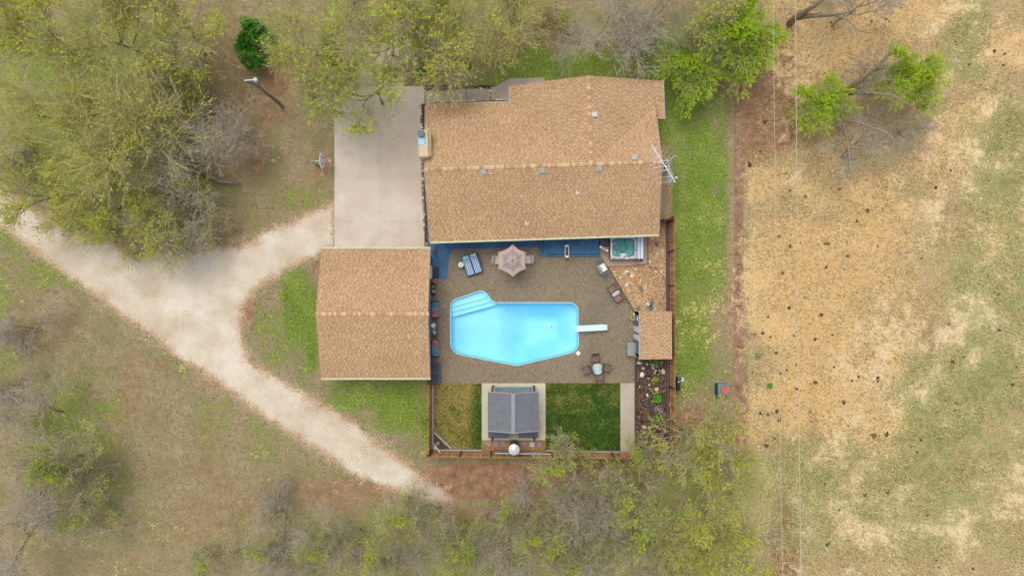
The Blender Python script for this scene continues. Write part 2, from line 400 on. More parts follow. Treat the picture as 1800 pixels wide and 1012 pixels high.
DIRT_SHADE = [(1350,160,54,120,1.25),(1330,250,40,60,.72),(1298,420,9,320,1.5),(1302,700,13,90,1.4),(1380,950,30,90,.9),(850,845,130,38,.95),(960,830,90,26,.75),(1080,820,90,30,.7),  # first two blobs paint brown tree shade into the mulch-brown ground
        (520,140,80,46,.72),(470,190,80,40,.55),(430,260,60,90,.55),(560,310,30,60,.5),(400,200,60,60,.6),(330,160,60,80,.5),(600,870,110,40,.62),(700,930,60,50,.55),(860,930,120,60,.72),
        (240,690,90,110,.5),(330,800,140,90,.5),(420,900,160,100,.5),(90,560,110,60,.45),(340,600,110,60,.35),(560,470,16,24,.8),(432,545,22,40,.7),(880,100,60,50,.6),(960,40,60,50,.5),(1180,90,50,40,.5),
        (1225,590,26,40,.7),(1240,740,60,30,.8),(1210,420,10,40,.2),(430,60,60,70,.5),(1320,590,26,10,.7),(40,870,40,60,.5)]
GRAV = [(650,125,80,60,.75),(640,813,44,26,.6),(760,868,50,24,.55),(1350,935,26,34,.0)]
def zones(X, Y):  # road distance and ground cover weights
    px = 900 + X * 23; py = 506 - Y * 23
    road = np.clip(sdf(px, py, ROAD) / 23.0, -3, 3)
    return road, blobs(px, py, GREEN), blobs(px, py, GOLD, 2.4), blobs(px, py, DIRT_SHADE), blobs(px, py, GRAV)

def axis(lo, hi, step, far):
    a = list(np.arange(lo, hi + 1e-6, step)); s = step; x = a[-1]
    out = []
    while x < far: s *= 1.5; x += s; out.append(x)
    neg = []; s = step; x = a[0]
    while x > -far: s *= 1.5; x -= s; neg.append(x)
    return np.array(neg[::-1] + a + out)
gx = axis(-44, 44, .3, 900); gy = axis(-26, 26, .3, 900)
GX, GY = np.meshgrid(gx, gy, indexing='ij'); nx, ny = GX.shape
zr, zg, zy, zd, zv = zones(GX, GY)
idx = np.arange(nx * ny).reshape(nx, ny)
faces = np.stack([idx[:-1,:-1], idx[1:,:-1], idx[1:,1:], idx[:-1,1:]], -1).reshape(-1, 4)
fx = ((GX[:-1,:-1] + GX[1:,1:]) / 2).ravel(); fy = ((GY[:-1,:-1] + GY[1:,1:]) / 2).ravel()
hole = (fx > -4.9) & (fx < 5.4) & (fy > -6.2) & (fy < 0.0)
fr, fg, fyel, fd, fv = zones(fx, fy)
isroad = fr > 0.0
ppx = 900 + fx * 23; ppy = 506 - fy * 23
ispath = (np.abs(ppx - 1299) < 11) & (ppy > 125) & (ppy < 790) & ~isroad
verts = np.stack([GX.ravel(), GY.ravel(), np.zeros(nx*ny)], -1)

t = NT('ground_cover'); t.pos = t.coord('Object')
n0 = t.noise(.10, 4, .55); n1 = t.noise(.45, 4, .6); n2 = t.noise(1.7, 4, .62); n3 = t.noise(6.5, 4, .65); n4 = t.noise(24, 2, .6)
def jit(a, *ws):
    for n, w in ws: a = t.math('ADD', a, t.math('MULTIPLY', t.math('SUBTRACT', n, .5), w))
    return a
dry = t.ramp(jit(n3, (n2, .7), (n4, .9)), [(.26, col(116, 102, 74)), (.45, col(150, 135, 102)), (.6, col(168, 152, 118)), (.78, col(198, 182, 148))])
dry = t.mix(t.ss(jit(n1, (n2, .6), (n3, .5)), .42, .62, 0, .75), dry, col(128, 128, 80))
strk = t.ss(jit(n0, (n2, .3)), .45, .62, 0, .35); dry = t.mix(strk, dry, col(160, 128, 98))
greenc = t.ramp(jit(n3, (n1, .5), (n4, .5)), [(.25, col(66, 96, 22)), (.43, col(98, 130, 38)), (.56, col(130, 148, 60)), (.7, col(160, 158, 92)), (.85, col(182, 168, 116))])
fieldg = t.ramp(jit(n3, (n1, .9), (n0, .8), (n4, .5)), [(.2, col(96, 112, 52)), (.40, col(132, 138, 78)), (.53, col(160, 156, 104)), (.66, col(190, 174, 128)), (.8, col(220, 198, 154))])
X_ = t.n.new('ShaderNodeSeparateXYZ'); t.l.new(t.pos, X_.inputs[0])
greenc = t.mix(t.ss(jit(X_.outputs[0], (n1, 2.5), (n2, 1.5)), 16.9, 18.6), greenc, fieldg)
goldc = t.ramp(jit(n3, (n1, .4), (n4, .6)), [(.22, col(166, 126, 76)), (.4, col(204, 164, 106)), (.58, col(224, 188, 130)), (.8, col(238, 214, 168))])
goldc = t.mix(t.ss(n0, .45, .62, 0, .35), goldc, col(228, 196, 146))
dirt_shade_c = t.ramp(jit(n2, (n3, .5), (n4, .5)), [(.25, col(122, 90, 66)), (.5, col(154, 118, 90)), (.75, col(180, 146, 116))])
roadc = t.ramp(jit(n1, (n0, .8), (n3, .35), (n4, .5)), [(.25, col(186, 164, 138)), (.42, col(204, 186, 162)), (.58, col(216, 202, 180)), (.78, col(228, 220, 204))])
pinkc = t.ramp(jit(n3, (n4, .5)), [(.3, col(180, 142, 112)), (.7, col(210, 176, 146))])
ag = t.attr('green'); ay = t.attr('gold'); ad = t.attr('dirt'); ar = t.attr('road'); av = t.attr('gravel')
field_ = t.ss(X_.outputs[0], 17.5, 18.5, 0, .8)
c = t.mix(field_, dry, t.ramp(jit(n3, (n1, .5), (n4, .55)), [(.26, col(150, 128, 86)), (.45, col(182, 156, 112)), (.6, col(204, 178, 134)), (.78, col(226, 202, 164))]))
c = t.mix(t.ss(jit(ad, (n1, .7), (n2, .7), (n3, .5)), .38, .74), c, dirt_shade_c)
c = t.mix(t.ss(jit(ag, (n1, .8), (n2, .9), (n3, .7)), .38, .72, 0, .95), c, greenc)
c = t.mix(t.ss(jit(ay, (n0, 1.2), (n1, 1.4), (n2, 1.3), (n3, 1.6)), .24, .78, 0, .95), c, goldc)
c = t.mix(t.ss(jit(av, (n1, .8), (n2, .9), (n3, .7)), .42, .7, 0, .8), c, roadc)
c = t.mix(t.ss(jit(ar, (n1, .8), (n2, 1.0), (n3, 1.0)), -.2, .35, 0, .8), c, pinkc)
c = t.mix(t.ss(jit(ar, (n1, 1.2), (n2, .8), (n3, .9)), .12, .72, 0, .96), c, roadc)
# dark soil clods in the pasture
vd = t.vor(1.3); sp = t.ss(jit(vd, (n2, .25), (n3, .3)), .03, .10, 1, 0)
sp = t.math('MULTIPLY', sp, t.math('MULTIPLY', t.ss(X_.outputs[0], 17.5, 19), .8)); sp = t.math('MULTIPLY', sp, t.ss(n1, .42, .6))
c = t.mix(sp, c, col(128, 96, 66))
vd2 = t.vor(2.1); sp2 = t.ss(jit(vd2, (n3, .5), (n1, .4)), .10, .30, 1, 0)
sp2 = t.math('MULTIPLY', t.math('MULTIPLY', sp2, t.ss(ay, .3, .8)), t.ss(jit(n1, (n0, 1.2)), .42, .58, .15, .8)); c = t.mix(sp2, c, col(132, 96, 60))
brn = t.math('MULTIPLY', t.ss(jit(n1, (n2, .7), (n3, .6)), .54, .72, 0, .55), t.ss(ay, .3, .8)); c = t.mix(brn, c, col(186, 142, 88))
pls = t.math('MULTIPLY', t.ss(jit(n0, (n1, .9), (n2, .5)), .56, .72, 0, .6), t.ss(X_.outputs[0], 19, 23)); c = t.mix(pls, c, col(232, 206, 166))
MAT['ground'] = t.out(c, .95, jit(n4, (n3, 1.2)), .5, .03, spec=.1)

def ground_part(name, mask, kind='structure'):
    f = faces[mask]; used, inv = np.unique(f, return_inverse=True)
    me = np_mesh(name, verts[used], inv.reshape(-1, 4))
    for nm, arr in (('road', zr), ('green', zg), ('gold', zy), ('dirt', zd), ('gravel', zv)):
        a = me.attributes.new(nm, 'FLOAT', 'POINT'); a.data.foreach_set('value', arr.ravel()[used].astype(np.float32))
    return put(name, me, 'ground', kind=kind)
ground_part('ground', ~hole & ~isroad & ~ispath)
ground_part('gravel_road', isroad & ~hole)
ground_part('dirt_path', ispath)

# loose grass blades standing over the ground
HARD = [(588,150,747,440),(738,150,898,185),(556,432,760,668),(745,130,1170,430),(752,420,1182,803)]
def blades(n, seed, x0, x1, y0, y1, tintf, mask=None, L=(.10,.24), W=.028, name='grass', m='blades'):
    g = np.random.default_rng(seed)
    X = g.uniform(x0, x1, n); Y = g.uniform(y0, y1, n)
    keep = mask(X, Y) if mask else np.ones(n, bool); X, Y = X[keep], Y[keep]; n = len(X)
    ti = tintf(X, Y, g)
    a = g.uniform(0, 2*PI, n); l = g.uniform(*L, n); lean = g.uniform(.35, 1.1, n)
    w = W * g.uniform(.6, 1.2, n); dx, dy = np.cos(a), np.sin(a)
    v = np.zeros((n, 3, 3))
    v[:,0] = np.stack([X - dy*w/2, Y + dx*w/2, np.full(n, .004)], -1)
    v[:,1] = np.stack([X + dy*w/2, Y - dx*w/2, np.full(n, .004)], -1)
    v[:,2] = np.stack([X + dx*l*np.sin(lean), Y + dy*l*np.sin(lean), l*np.cos(lean)], -1)
    me = np_mesh(name, v.reshape(-1, 3), np.arange(3*n).reshape(-1, 3), np.clip(ti, 0, 1))
    return put(name, me, m, kind='stuff')
def gmask(X, Y):
    px = 900 + X*23; py = 506 - Y*23; k = sdf(px, py, ROAD) < -6
    for x0, y0, x1, y1 in HARD: k &= ~((px > x0) & (px < x1) & (py > y0) & (py < y1))
    return k & ~((np.abs(px-1299) < 11) & (py > 125))
def gtint(X, Y, g):
    _, G, Yl, D, V = zones(X, Y); n = len(X); u = g.uniform(0, 1, n)
    px = 900 + X*23
    t_ = np.where(u < .35, g.uniform(.45, .62, n), g.uniform(.6, .8, n))
    isg = g.uniform(0, 1, n) < np.clip(G*.8, 0, .85) ; t_ = np.where(isg, np.where(px > 1305, g.uniform(.2, .45, n), g.uniform(.04, .36, n)), t_)
    isy = (g.uniform(0, 1, n) < Yl*.85); t_ = np.where(isy, np.where(u < .2, g.uniform(.55, .72, n), g.uniform(.8, .98, n)), t_)
    pale = (px > 1305) & (g.uniform(0, 1, n) < .16); t_ = np.where(pale, g.uniform(.9, 1, n), t_)
    dd = (D > .55) & (g.uniform(0, 1, n) < .8); return np.where(dd, g.uniform(.46, .66, n), t_)
blades(230000, 3, -43, 43, -25, 25, gtint, gmask, name='grass')
def straw(X, Y, g):
    n = len(X); return np.where(g.uniform(0, 1, n) < .62, g.uniform(.86, 1, n), np.where(g.uniform(0, 1, n) < .5, g.uniform(.5, .7, n), g.uniform(.18, .34, n)))
blades(70000, 5, 18.6, 43, -25, 25, straw, lambda X, Y: (np.sin(X*.9+Y*.4)+np.sin(Y*1.3-X*.5)+np.sin(X*.31)*1.2) > -1.0, L=(.2,.42), W=.034, name='straw')
g_ = np.random.default_rng(8); n_ = 26000; X = g_.uniform(-42, -2, n_); Y = g_.uniform(-19, 9, n_)
k_ = sdf(900+X*23, 506-Y*23, ROAD)/23; kp = (k_ > -.5) & (g_.uniform(0, 1, n_) < np.where(k_ < .9, .9, .35)); X, Y = X[kp], Y[kp]; n_ = len(X)
s_ = g_.uniform(.012, .045, n_); a_ = g_.uniform(0, 6.28, n_); vv = np.zeros((n_, 5, 3))
for q_ in range(4): vv[:,q_] = np.stack([X+s_*np.cos(a_+q_*PI/2), Y+s_*np.sin(a_+q_*PI/2)*.8, np.full(n_, .001)], -1)
vv[:,4] = np.stack([X, Y, s_*.7], -1)
ff = (np.arange(n_)*5)[:,None,None] + np.array([[0,1,4],[1,2,4],[2,3,4],[3,0,4]])[None]
put('loose_gravel', np_mesh('loose_gravel', vv.reshape(-1,3), ff.reshape(-1,3), np.repeat(g_.uniform(.1, .95, n_), 4)), 'stone', kind='stuff')

# ------------------------------------------------------------------ hardscape
def box_px(x0, y0, x1, y1): a, b = P(x0, y1), P(x1, y0); return a.x, a.y, b.x, b.y
def slab(name, x0, y0, x1, y1, z0, z1, m, parent=None, kind=None, gap=.012, tint=.5):
    X0, Y0, X1, Y1 = box_px(x0, y0, x1, y1); b = MB()
    b.prism([(X0+gap, Y0+gap), (X1-gap, Y0+gap), (X1-gap, Y1-gap), (X0+gap, Y1-gap)], z0, z1, tint)
    return put(name, b, m, parent, kind=kind)
drive = put('driveway', MB().prism(PP([(588,152),(746,152),(746,470),(588,470)])[::-1], -.1, .018), 'concrete', kind='structure')
for r0, r1 in ((152,160),(160,236),(236,312),(312,390),(390,469)):
    for c0, c1 in ((588,667),(667,745)): slab('slab', c0, r0, c1, r1, .0, .03, 'concrete', drive, gap=.005)
walk = put('entry_path', MB().prism(PP([(747,150),(898,150),(898,183),(747,183)])[::-1], -.1, .012), 'mulch', kind='structure')
for a, b_ in ((747,782),(782,820),(820,862)): slab('slab', a, 160-(a-747)*.05, b_, 183-(a-747)*.05, .0, .035, 'greywalk', walk)
put('slab', MB().prism(PP([(863,178),(863,154),(874,151),(885,144),(896,139),(925,137.5),(925,178)]), 0, .035), 'greywalk', walk)
put('slab', MB().prism(PP([(925.5,178),(925.5,137.5),(957,137),(957,178)]), 0, .035), 'greywalk', walk)

# pool outline, corners rounded
def rounded(pts, radii, n=6):
    out = []; N = len(pts)
    for i in range(N):
        p0, p, p1 = Vector(pts[i-1][:2]), Vector(pts[i][:2]), Vector(pts[(i+1) % N][:2]); r = radii[i]
        if r <= 0: out.append(tuple(p)); continue
        a = (p0 - p).normalized(); b = (p1 - p).normalized(); ang = a.angle(b); d = r / math.tan(ang/2)
        A = p + a*d; B = p + b*d; cen = p + (a+b).normalized() * (r / math.sin(ang/2))
        a0 = math.atan2(A.y-cen.y, A.x-cen.x); a1 = math.atan2(B.y-cen.y, B.x-cen.x)
        da = (a1 - a0 + PI) % (2*PI) - PI
        for k in range(n + 1): q = a0 + da*k/n; out.append((cen.x + r*math.cos(q), cen.y + r*math.sin(q)))
    return out
pool_px = [(793,529),(850,510),(866.5,532.5),(1015,532.5),(1016,616),(908,641.5),(793,619)]
POOL = rounded(PP(pool_px), [.55,.5,.75,.65,.75,.9,.9], 8)     # clockwise
def offset(poly, d):
    out = []; N = len(poly)
    for i in range(N):
        p0, p, p1 = Vector(poly[i-1]), Vector(poly[i]), Vector(poly[(i+1) % N])
        e = (p - p0).normalized() + (p1 - p).normalized(); e.normalize(); out.append((p.x - e.y*d, p.y + e.x*d))
    return out
PAT = PP([(752,425),(752,340),(1062,340),(1062,463),(1068,468),(1116,549),(1116,673),(752,673)])
put('patio', MB().prism(PAT, -.08, .03, holes=[offset(POOL, .02)]), 'aggregate', kind='structure')
put('blue_walkway', MB().prism(PP([(757,470),(752,470),(752,345),(948,345),(948,434),(796,438),(790,448),(786,490),(757,490)]), .0, .036), 'bluepaint', kind='structure')

pool = thing('swimming_pool', 'light blue in-ground swimming pool with corner steps, set in the pebbled patio', 'pool', P(905, 580))
pl = pool.location
def loc_(poly): return [(x - pl.x, y - pl.y) for x, y in poly]
put('coping', MB().prism(loc_(offset(POOL, .07)), -.12, .045, holes=[loc_(offset(POOL, .0))]), simple('pale_blue_coping', col(168, 214, 226), .5, .08), pool)
# shell: floor heights from a depth function
def in_poly(p, poly, m=0):
    return sdf(np.array([p[0]]), np.array([p[1]]), poly)[0] > m
pxs = [p[0] for p in POOL]; pys = [p[1] for p in POOL]; inner = []
for x in np.arange(min(pxs), max(pxs), .25):
    for y in np.arange(min(pys), max(pys), .25): inner.append((x, y))
ia = np.array(inner); sd = sdf(ia[:,0], ia[:,1], POOL); ia = ia[sd > .12]
pts = [Vector(p) for p in POOL] + [Vector(p) for p in ia]
cd = delaunay_2d_cdt(pts, [(i, (i+1) % len(POOL)) for i in range(len(POOL))], [], 1, 1e-4)
cv = cd[0]; X = np.array([v.x for v in cv]); Y = np.array([v.y for v in cv]); sd = np.clip(sdf(X, Y, POOL), 0, None)
deepx = np.clip((X - P(870, 0).x) / 2.6, 0, 1); deepx = deepx*deepx*(3-2*deepx)
maxd = 1.05 + 1.25 * deepx * np.clip((P(1008,0).x - X)/1.2, 0, 1)
Z = -(.95 + (maxd - .95) * np.clip(sd / 1.3, 0, 1)) - .05 * np.clip(sd/.5, 0, 1)
sh = MB(); n = len(cv)
sh.add([(X[i]-pl.x, Y[i]-pl.y, Z[i]) for i in range(n)], [tuple(f) for f in cd[2]])
N = len(POOL); Lp = loc_(POOL)
sh.add([(x, y, .0) for x, y in Lp] + [(x, y, -1.0) for x, y in Lp], [(i, (i+1) % N, N+(i+1) % N, N+i) for i in range(N)])
tt = NT('blue_vinyl_liner'); g = tt.noise(.35, 4, .6); f = tt.noise(3, 4, .6)
tt.out(tt.mix(tt.ss(f, .3, .7, .22, 0), tt.ramp(g, [(.3, (.29, .70, .90, 1)), (.7, (.42, .82, .95, 1))]), (.25, .65, .88, 1)), .5)
put('pool_shell', sh, tt.m, pool, smooth=True)
stp = simple('pale_step_vinyl', (.42, .79, .93, 1), .5, .05)
wall_l = [(794.5,531),(800,528),(845,513)]
for k, (L, z) in enumerate((([(790.5,541),(854,524),(857,517),(849,508),(797,524),(790.5,530)], -.30), ([(790.5,550),(863,530.5),(864,524),(849,508),(797,524),(790.5,530)], -.43), ([(790.5,558.5),(873,536),(874,530),(849,508),(797,524),(790.5,530)], -.58))):
    b = MB().prism(loc_(PP(L, -.1)), -1.0, z); put('step', b, stp, pool)
wt = NT('pool_water'); wt.n.remove(wt.b)
tr = wt.n.new('ShaderNodeBsdfTransparent'); tr.inputs[0].default_value = (.86, .97, 1.0, 1)
gl = wt.n.new('ShaderNodeBsdfGlossy'); gl.inputs['Roughness'].default_value = .05
fr = wt.n.new('ShaderNodeFresnel'); fr.inputs[0].default_value = 1.33
bp = wt.n.new('ShaderNodeBump'); bp.inputs['Strength'].default_value = .25; bp.inputs['Distance'].default_value = .02
wt.l.new(wt.noise(2.5, 3, .6), bp.inputs['Height']); wt.l.new(bp.outputs[0], gl.inputs['Normal']); wt.l.new(bp.outputs[0], fr.inputs['Normal'])
mx = wt.n.new('ShaderNodeMixShader'); wt.l.new(fr.outputs[0], mx.inputs[0]); wt.l.new(tr.outputs[0], mx.inputs[1]); wt.l.new(gl.outputs[0], mx.inputs[2])
wt.l.new(mx.outputs[0], wt.n['Material Output'].inputs[0]); MAT['water'] = wt.m
wm = MB(); wm.add([(x, y, -.035) for x, y in Lp], [tuple(range(N - 1, -1, -1))])
put('water', wm, 'water', pool)
d_ = P(965, 574, -.9); put('skimmer_float', MB().lathe([(.0,0),(.10,.0),(.11,.03),(.06,.07),(0,.08)], (d_.x-pl.x, d_.y-pl.y, -.08), 14), 'ceramic', pool, smooth=True)
put('light', MB().lathe([(0,0),(.09,0),(.1,.02),(0,.03)], (P(969,575).x-pl.x, P(969,575).y-pl.y, -.08), 12), 'frosted', pool)
tag(put('skimmer_lid', MB().rbox((0,0,.012), (.30,.30,.024), .03), 'ceramic', loc=P(1016.2, 620.5, .03), rot=R(40)), 'white square skimmer lid set in the patio at the pool corner', 'lid')

bd = thing('diving_board', 'white diving board reaching over the right end of the pool', 'diving board', P(1040, 575.5, .03), R(-2 + 5))
put('board', MB().rbox((-.08,0,.5), (2.42,.46,.06), .05), simple('board_white_blue', col(206, 232, 236), .5, .05), bd)
for s_ in (-1, 1):
    put('support_leg', MB().tube([(.95,s_*.2,0),(.95,s_*.2,.46)], .03).tube([(-.05,s_*.2,0),(-.05,s_*.2,.46)], .03).box((.45,s_*.2,.44),(1.1,.05,.05)), 'galv', bd)
    put('bracket', MB().box((1.0,s_*.25,.5),(.12,.07,.10)), 'darkmetal', bd); put('bracket', MB().box((0,s_*.25,.49),(.08,.08,.06)), 'darkmetal', bd)
put('crossbar', MB().tube([(-.05,-.3,.44),(-.05,.3,.44)], .025), 'galv', bd)

# spa pad, timber deck, hot tub
put('spa_pad', MB().prism(PP([(1055,446),(1053,440),(1053,380),(1137,380),(1137,463),(1110,466),(1068,468)], .05), -.05, .06), 'spaconcrete', kind='structure')
edge = put('brick_edging', MB().prism(PP([(1069,470.5),(1068,467.5),(1110,465.6),(1137,462.8),(1138.5,462.8),(1138.5,386),(1140,386),(1140,465.6),(1111,468.8)]), -.02, .05), 'rust', kind='structure')
# a low border board along the diagonal edge of the pebble bed and down the mulch bed
put('bed_border', MB().prism(PP([(1069,468.6),(1116.5,549.5),(1115.2,549.5),(1067.6,468.6)]), 0, .13).prism(PP([(1115.4,631),(1116.8,631),(1116.8,796),(1115.4,796)]), 0, .13), 'browntimber', kind='structure')

deck = thing('timber_deck', 'raised blue painted timber deck with side steps beside the hot tub', 'deck', P(1000, 432))
dl = deck.location
deck_y0, deck_y1 = P(0, 446, .42).y - dl.y, P(0, 360).y - dl.y
dx0, dx1 = P(961, 0, .42).x - dl.x, P(1053, 0, .42).x - dl.x
nb = 34
for k in range(nb):
    y = deck_y0 + (deck_y1 - deck_y0) * (k + .5) / nb; w = (deck_y1 - deck_y0) / nb - .012
    put('deck_board', MB().box(((dx0+dx1)/2, y, .41 + rnd.uniform(-.003,.003)), (dx1-dx0, w, .03)), 'bluedeck', deck)
put('deck_frame', MB().box(((dx0+dx1)/2, (deck_y0+deck_y1)/2, .19), (dx1-dx0-.05, deck_y1-deck_y0-.05, .40)), 'bluestep', deck)
for k, (xa, z) in enumerate(((954.5,.27),(948,.13))):
    a = P(xa, 0).x - dl.x; bb = (P(954.5,0).x if k else P(961,0,.3).x) - dl.x; y0 = P(0, 448 + k*1.2).y - dl.y
    put('step', MB().box(((a+bb)/2, (y0+deck_y1)/2, z/2+.03), (bb-a-.01, deck_y1-y0, z)), 'bluedeck', deck)
    put('step_edge', MB().box((a+.03, (y0+deck_y1)/2+.1, z+.036), (.05, deck_y1-y0-.2, .012)), 'bluestep', deck)
put('step', MB().box(((dx0+dx1)/2-.1, deck_y0-.09, .13), (dx1-dx0+.4, .18, .2)), 'bluedeck', deck)
def handrail(label, x0, y0, x1, y1, w, z, zb=.03):
    a, b_ = P(x0, y0, z), P(x1, y1, z); L = (b_ - a).length; rz = math.atan2(b_.y-a.y, b_.x-a.x); mid = (a+b_)/2; mid.z = zb
    h = thing('handrail', label, 'handrail', mid, rz); H_ = z - zb
    for s_ in (-1, 1): put('rail', MB().box((0, s_*w/2, H_), (L, .06, .05)), 'pinktimber', h)
    for e in (-1, 1):
        put('post', MB().box((e*(L/2-.06), 0, H_/2-.02), (.1, w-.07 if w > .15 else .08, H_-.04)), 'pinktimber', h)
        put('post_cap', MB().rbox((e*(L/2-.07), 0, H_+.035), (.14, .14, .03), .02), 'white', h)
handrail('bare timber handrail crossing the edge of the blue deck', 996.6, 430.5, 996.6, 452.5, .26, 1.15)
handrail('slanted pale wooden handrail between the deck and the hot tub', 1054.5, 433, 1068.5, 441, .10, 1.0)
tag(put('spa_step', MB().rbox((0,0,.16), (.62,1.35,.32), .04), 'storagedark', loc=P(1061, 418, .06)), 'dark grey step block between blue deck and hot tub', 'step')

tub = thing('hot_tub', 'square hot tub with marbled rim and teal water, half under the eave', 'hot tub', P(1093, 436, .06))
hw, hd = M(24)*.965, M(21)*.965
for x, y, w, d in ((0,-hd+.05,hw*2-.06,.06),(0,hd-.05,hw*2-.06,.06),(-hw+.05,0,.06,hd*2-.16),(hw-.05,0,.06,hd*2-.16)): put('side_panel', MB().box((x,y,.41),(w,d,.80)), 'storagedark', tub)
gn = 56; gxs = np.linspace(-hw, hw, gn); gys = np.linspace(-hd, hd, gn); gv = np.zeros((gn, gn, 3))
cxx, cyy = -.12, .12
for i, x in enumerate(gxs):
    for j, y in enumerate(gys):
        q = (abs(x/(hw-.17))**5 + abs(y/(hd-.17))**5) ** .2
        z = .88
        if q < 1:
            ang = math.atan2(y-cyy, x-cxx); rr = math.hypot(x-cxx, y-cyy)
            seat = .42 + .05*math.sin(3*ang+.6)
            z = .86 - min(1, (1-q)/.10) * (.86-seat)
            rf = .46 + .06*math.cos(3*ang+2.2) - .05*math.sin(5*ang)
            if rr < rf: z = min(z, seat - min(1, (rf-rr)/.05)*.33)
            lob = abs(((ang*6/(2*PI)) % 1) - .5)
            if rr > rf and lob > .44 and q < .9: z += .13
            if math.hypot((x+.0)/.3, (y+hd-.32)/.16) < 1: z = .80
        q2 = (abs(x/hw)**12 + abs(y/hd)**12)
        if q2 > 1: z = .80
        gv[i, j] = (x, y, z)
ix = np.arange(gn*gn).reshape(gn, gn)
fc = np.stack([ix[:-1,:-1], ix[1:,:-1], ix[1:,1:], ix[:-1,1:]], -1).reshape(-1, 4)
tm = NT('marbled_acrylic'); g = tm.noise(5, 6, .75, dist=.6)
zz_ = tm.n.new('ShaderNodeSeparateXYZ'); tm.l.new(tm.vec(), zz_.inputs[0])
tm.out(tm.mix(tm.ss(zz_.outputs[2], .68, .8), tm.ramp(g, [(.3, col(112, 164, 162)), (.7, col(166, 204, 198))]), tm.ramp(g, [(.36, col(120, 112, 112)), (.5, col(188, 178, 176)), (.62, col(232, 226, 224))])), .25, spec=.5)
put('tub_shell', np_mesh('tub_shell', gv.reshape(-1, 3), fc, smooth=True), tm.m, tub)
wm2 = wt.m.copy(); wm2.name = 'teal_spa_water'
for nd in wm2.node_tree.nodes:
    if nd.type == 'BSDF_TRANSPARENT': nd.inputs[0].default_value = (.80, .95, .95, 1)
put('water', MB().prism([(-hw+.14,-hd+.14),(hw-.14,-hd+.14),(hw-.14,hd-.14),(-hw+.14,hd-.14)], .77, .775), wm2, tub)
put('headrest', MB().rbox((-hw+.12,.28,.93), (.1,.16,.05), .03), 'white', tub)
put('filter_lid', MB().lathe([(0,0),(.26,0),(.26,.02),(.2,.04),(0,.045)], (.02,-hd+.30,.80), 20, sy=.45), tm.m, tub)
put('filter_grille', MB().rbox((-.15,-hd+.16,.90), (.22,.1,.05), .02), 'ceramic', tub)
for k in (0, 1): put('folded_cover', MB().rbox((hw+.08+k*.21, .03, .62+.16*k), (.19, hd*2+.05, 1.15-.14*k), .04), simple('cover_vinyl_%s' % ('blue' if k else 'white'), col(*((206,214,232) if k else (190,206,226))), .5, .08), tub)
put('cover_bracket', MB().box((hw-.1,-hd-.06,.8),(.34,.1,.1)), 'black', tub); put('cover_bracket', MB().box((hw+.36,-hd-.06,.6),(.22,.14,.1)), 'black', tub)

# beds
put('pebble_bed', MB().prism(PP([(1068,468.5),(1110,466.5),(1140,463.5),(1140,386),(1176,383),(1176,549),(1116,549)]), -.05, .02), 'pebblebed', kind='structure')
put('mulch_bed', MB().prism(PP([(1116.5,630),(1176,630),(1176,797),(1116.5,797)]), -.05, .02), 'mulch', kind='structure')
put('mulch_strip', MB().prism(PP([(740,183),(752,183),(757,425),(747,425),(746,400),(741,330)]), -.05, .034), 'mulch', kind='structure')
pb = MB(); q = random.Random(5); BED = PP([(1070,470),(1110,469),(1142,465),(1142,388),(1174,386),(1174,547),(1117,547)])
for k in range(2600):
    x, y = q.uniform(P(1068,0).x, P(1175,0).x), q.uniform(P(0,548).y, P(0,386).y)
    if not in_poly((x, y), BED): continue
    s_ = q.uniform(.02, .055) * (1.5 if q.random() < .07 else 1); a = q.uniform(0, 3)
    ti = q.uniform(.85, 1) if q.random() < .14 else q.uniform(0, .8)
    ca, sa = math.cos(a)*s_, math.sin(a)*s_
    pb.add([(x+ca,y+sa,.02),(x-sa*.7,y+ca*.7,.02),(x-ca,y-sa,.02),(x+sa*.7,y-ca*.7,.02),(x,y,.02+s_*.6)], [(0,1,4),(1,2,4),(2,3,4),(3,0,4)], ti)
put('pebbles', pb, 'pebble', kind='stuff')
ar_ = [P(1140 + 30*math.sin(a), 505 - 36*math.cos(a), .04) for a in [k*PI/20 for k in range(0, 17)]]
put('buried_hose', MB().tube(ar_, .015), 'browntimber', kind='structure')

# south garden: pad, walkway, lawns
pad = put('pavilion_pad', MB().prism(PP([(847,673),(959,673),(959,773),(847,773)])[::-1], -.06, .03), 'greywalk', kind='structure')
for x0, y0, x1, y1 in ((847,673,903,722),(903,673,959,722),(847,722,903,773),(903,722,959,773)): slab('slab', x0, y0, x1, y1, .0, .05, 'padconcrete', pad, gap=.01)
walk2 = put('garden_path', MB().prism(PP([(1090,673),(1117,673),(1117,797),(1091,797)])[::-1], -.06, .025), 'greywalk', kind='structure')
for y0, y1 in ((673,700),(700,727),(727,752),(752,775),(775,797)): slab('slab', 1090.4, y0, 1115.4, y1, 0, .045, 'walkconcrete', walk2, gap=.012)
LAW = [(763,674,846,789),(959.5,673,1090,794)]
tt = NT('lawn_turf'); a = tt.noise(1.2, 4, .65); f = tt.noise(9, 4, .7)
v = tt.math('ADD', tt.math('MULTIPLY', a, .5), tt.math('MULTIPLY', f, .5))
X_ = tt.n.new('ShaderNodeSeparateXYZ'); tt.l.new(tt.vec(), X_.inputs[0])
yel = tt.ss(tt.math('ADD', X_.outputs[0], tt.math('MULTIPLY', tt.math('SUBTRACT', a, .5), 2.5)), -3.6, -2.5, .17, 0)
north = tt.ss(tt.math('ADD', X_.outputs[1], tt.math('MULTIPLY', tt.math('SUBTRACT', a, .5), 3)), -9.4, -8.2, 0, .06)
v2 = tt.math('ADD', tt.math('ADD', v, yel), north)
c = tt.ramp(v2, [(.36, col(44, 72, 16)), (.52, col(66, 96, 28)), (.60, col(112, 118, 48)), (.70, col(164, 142, 78))])
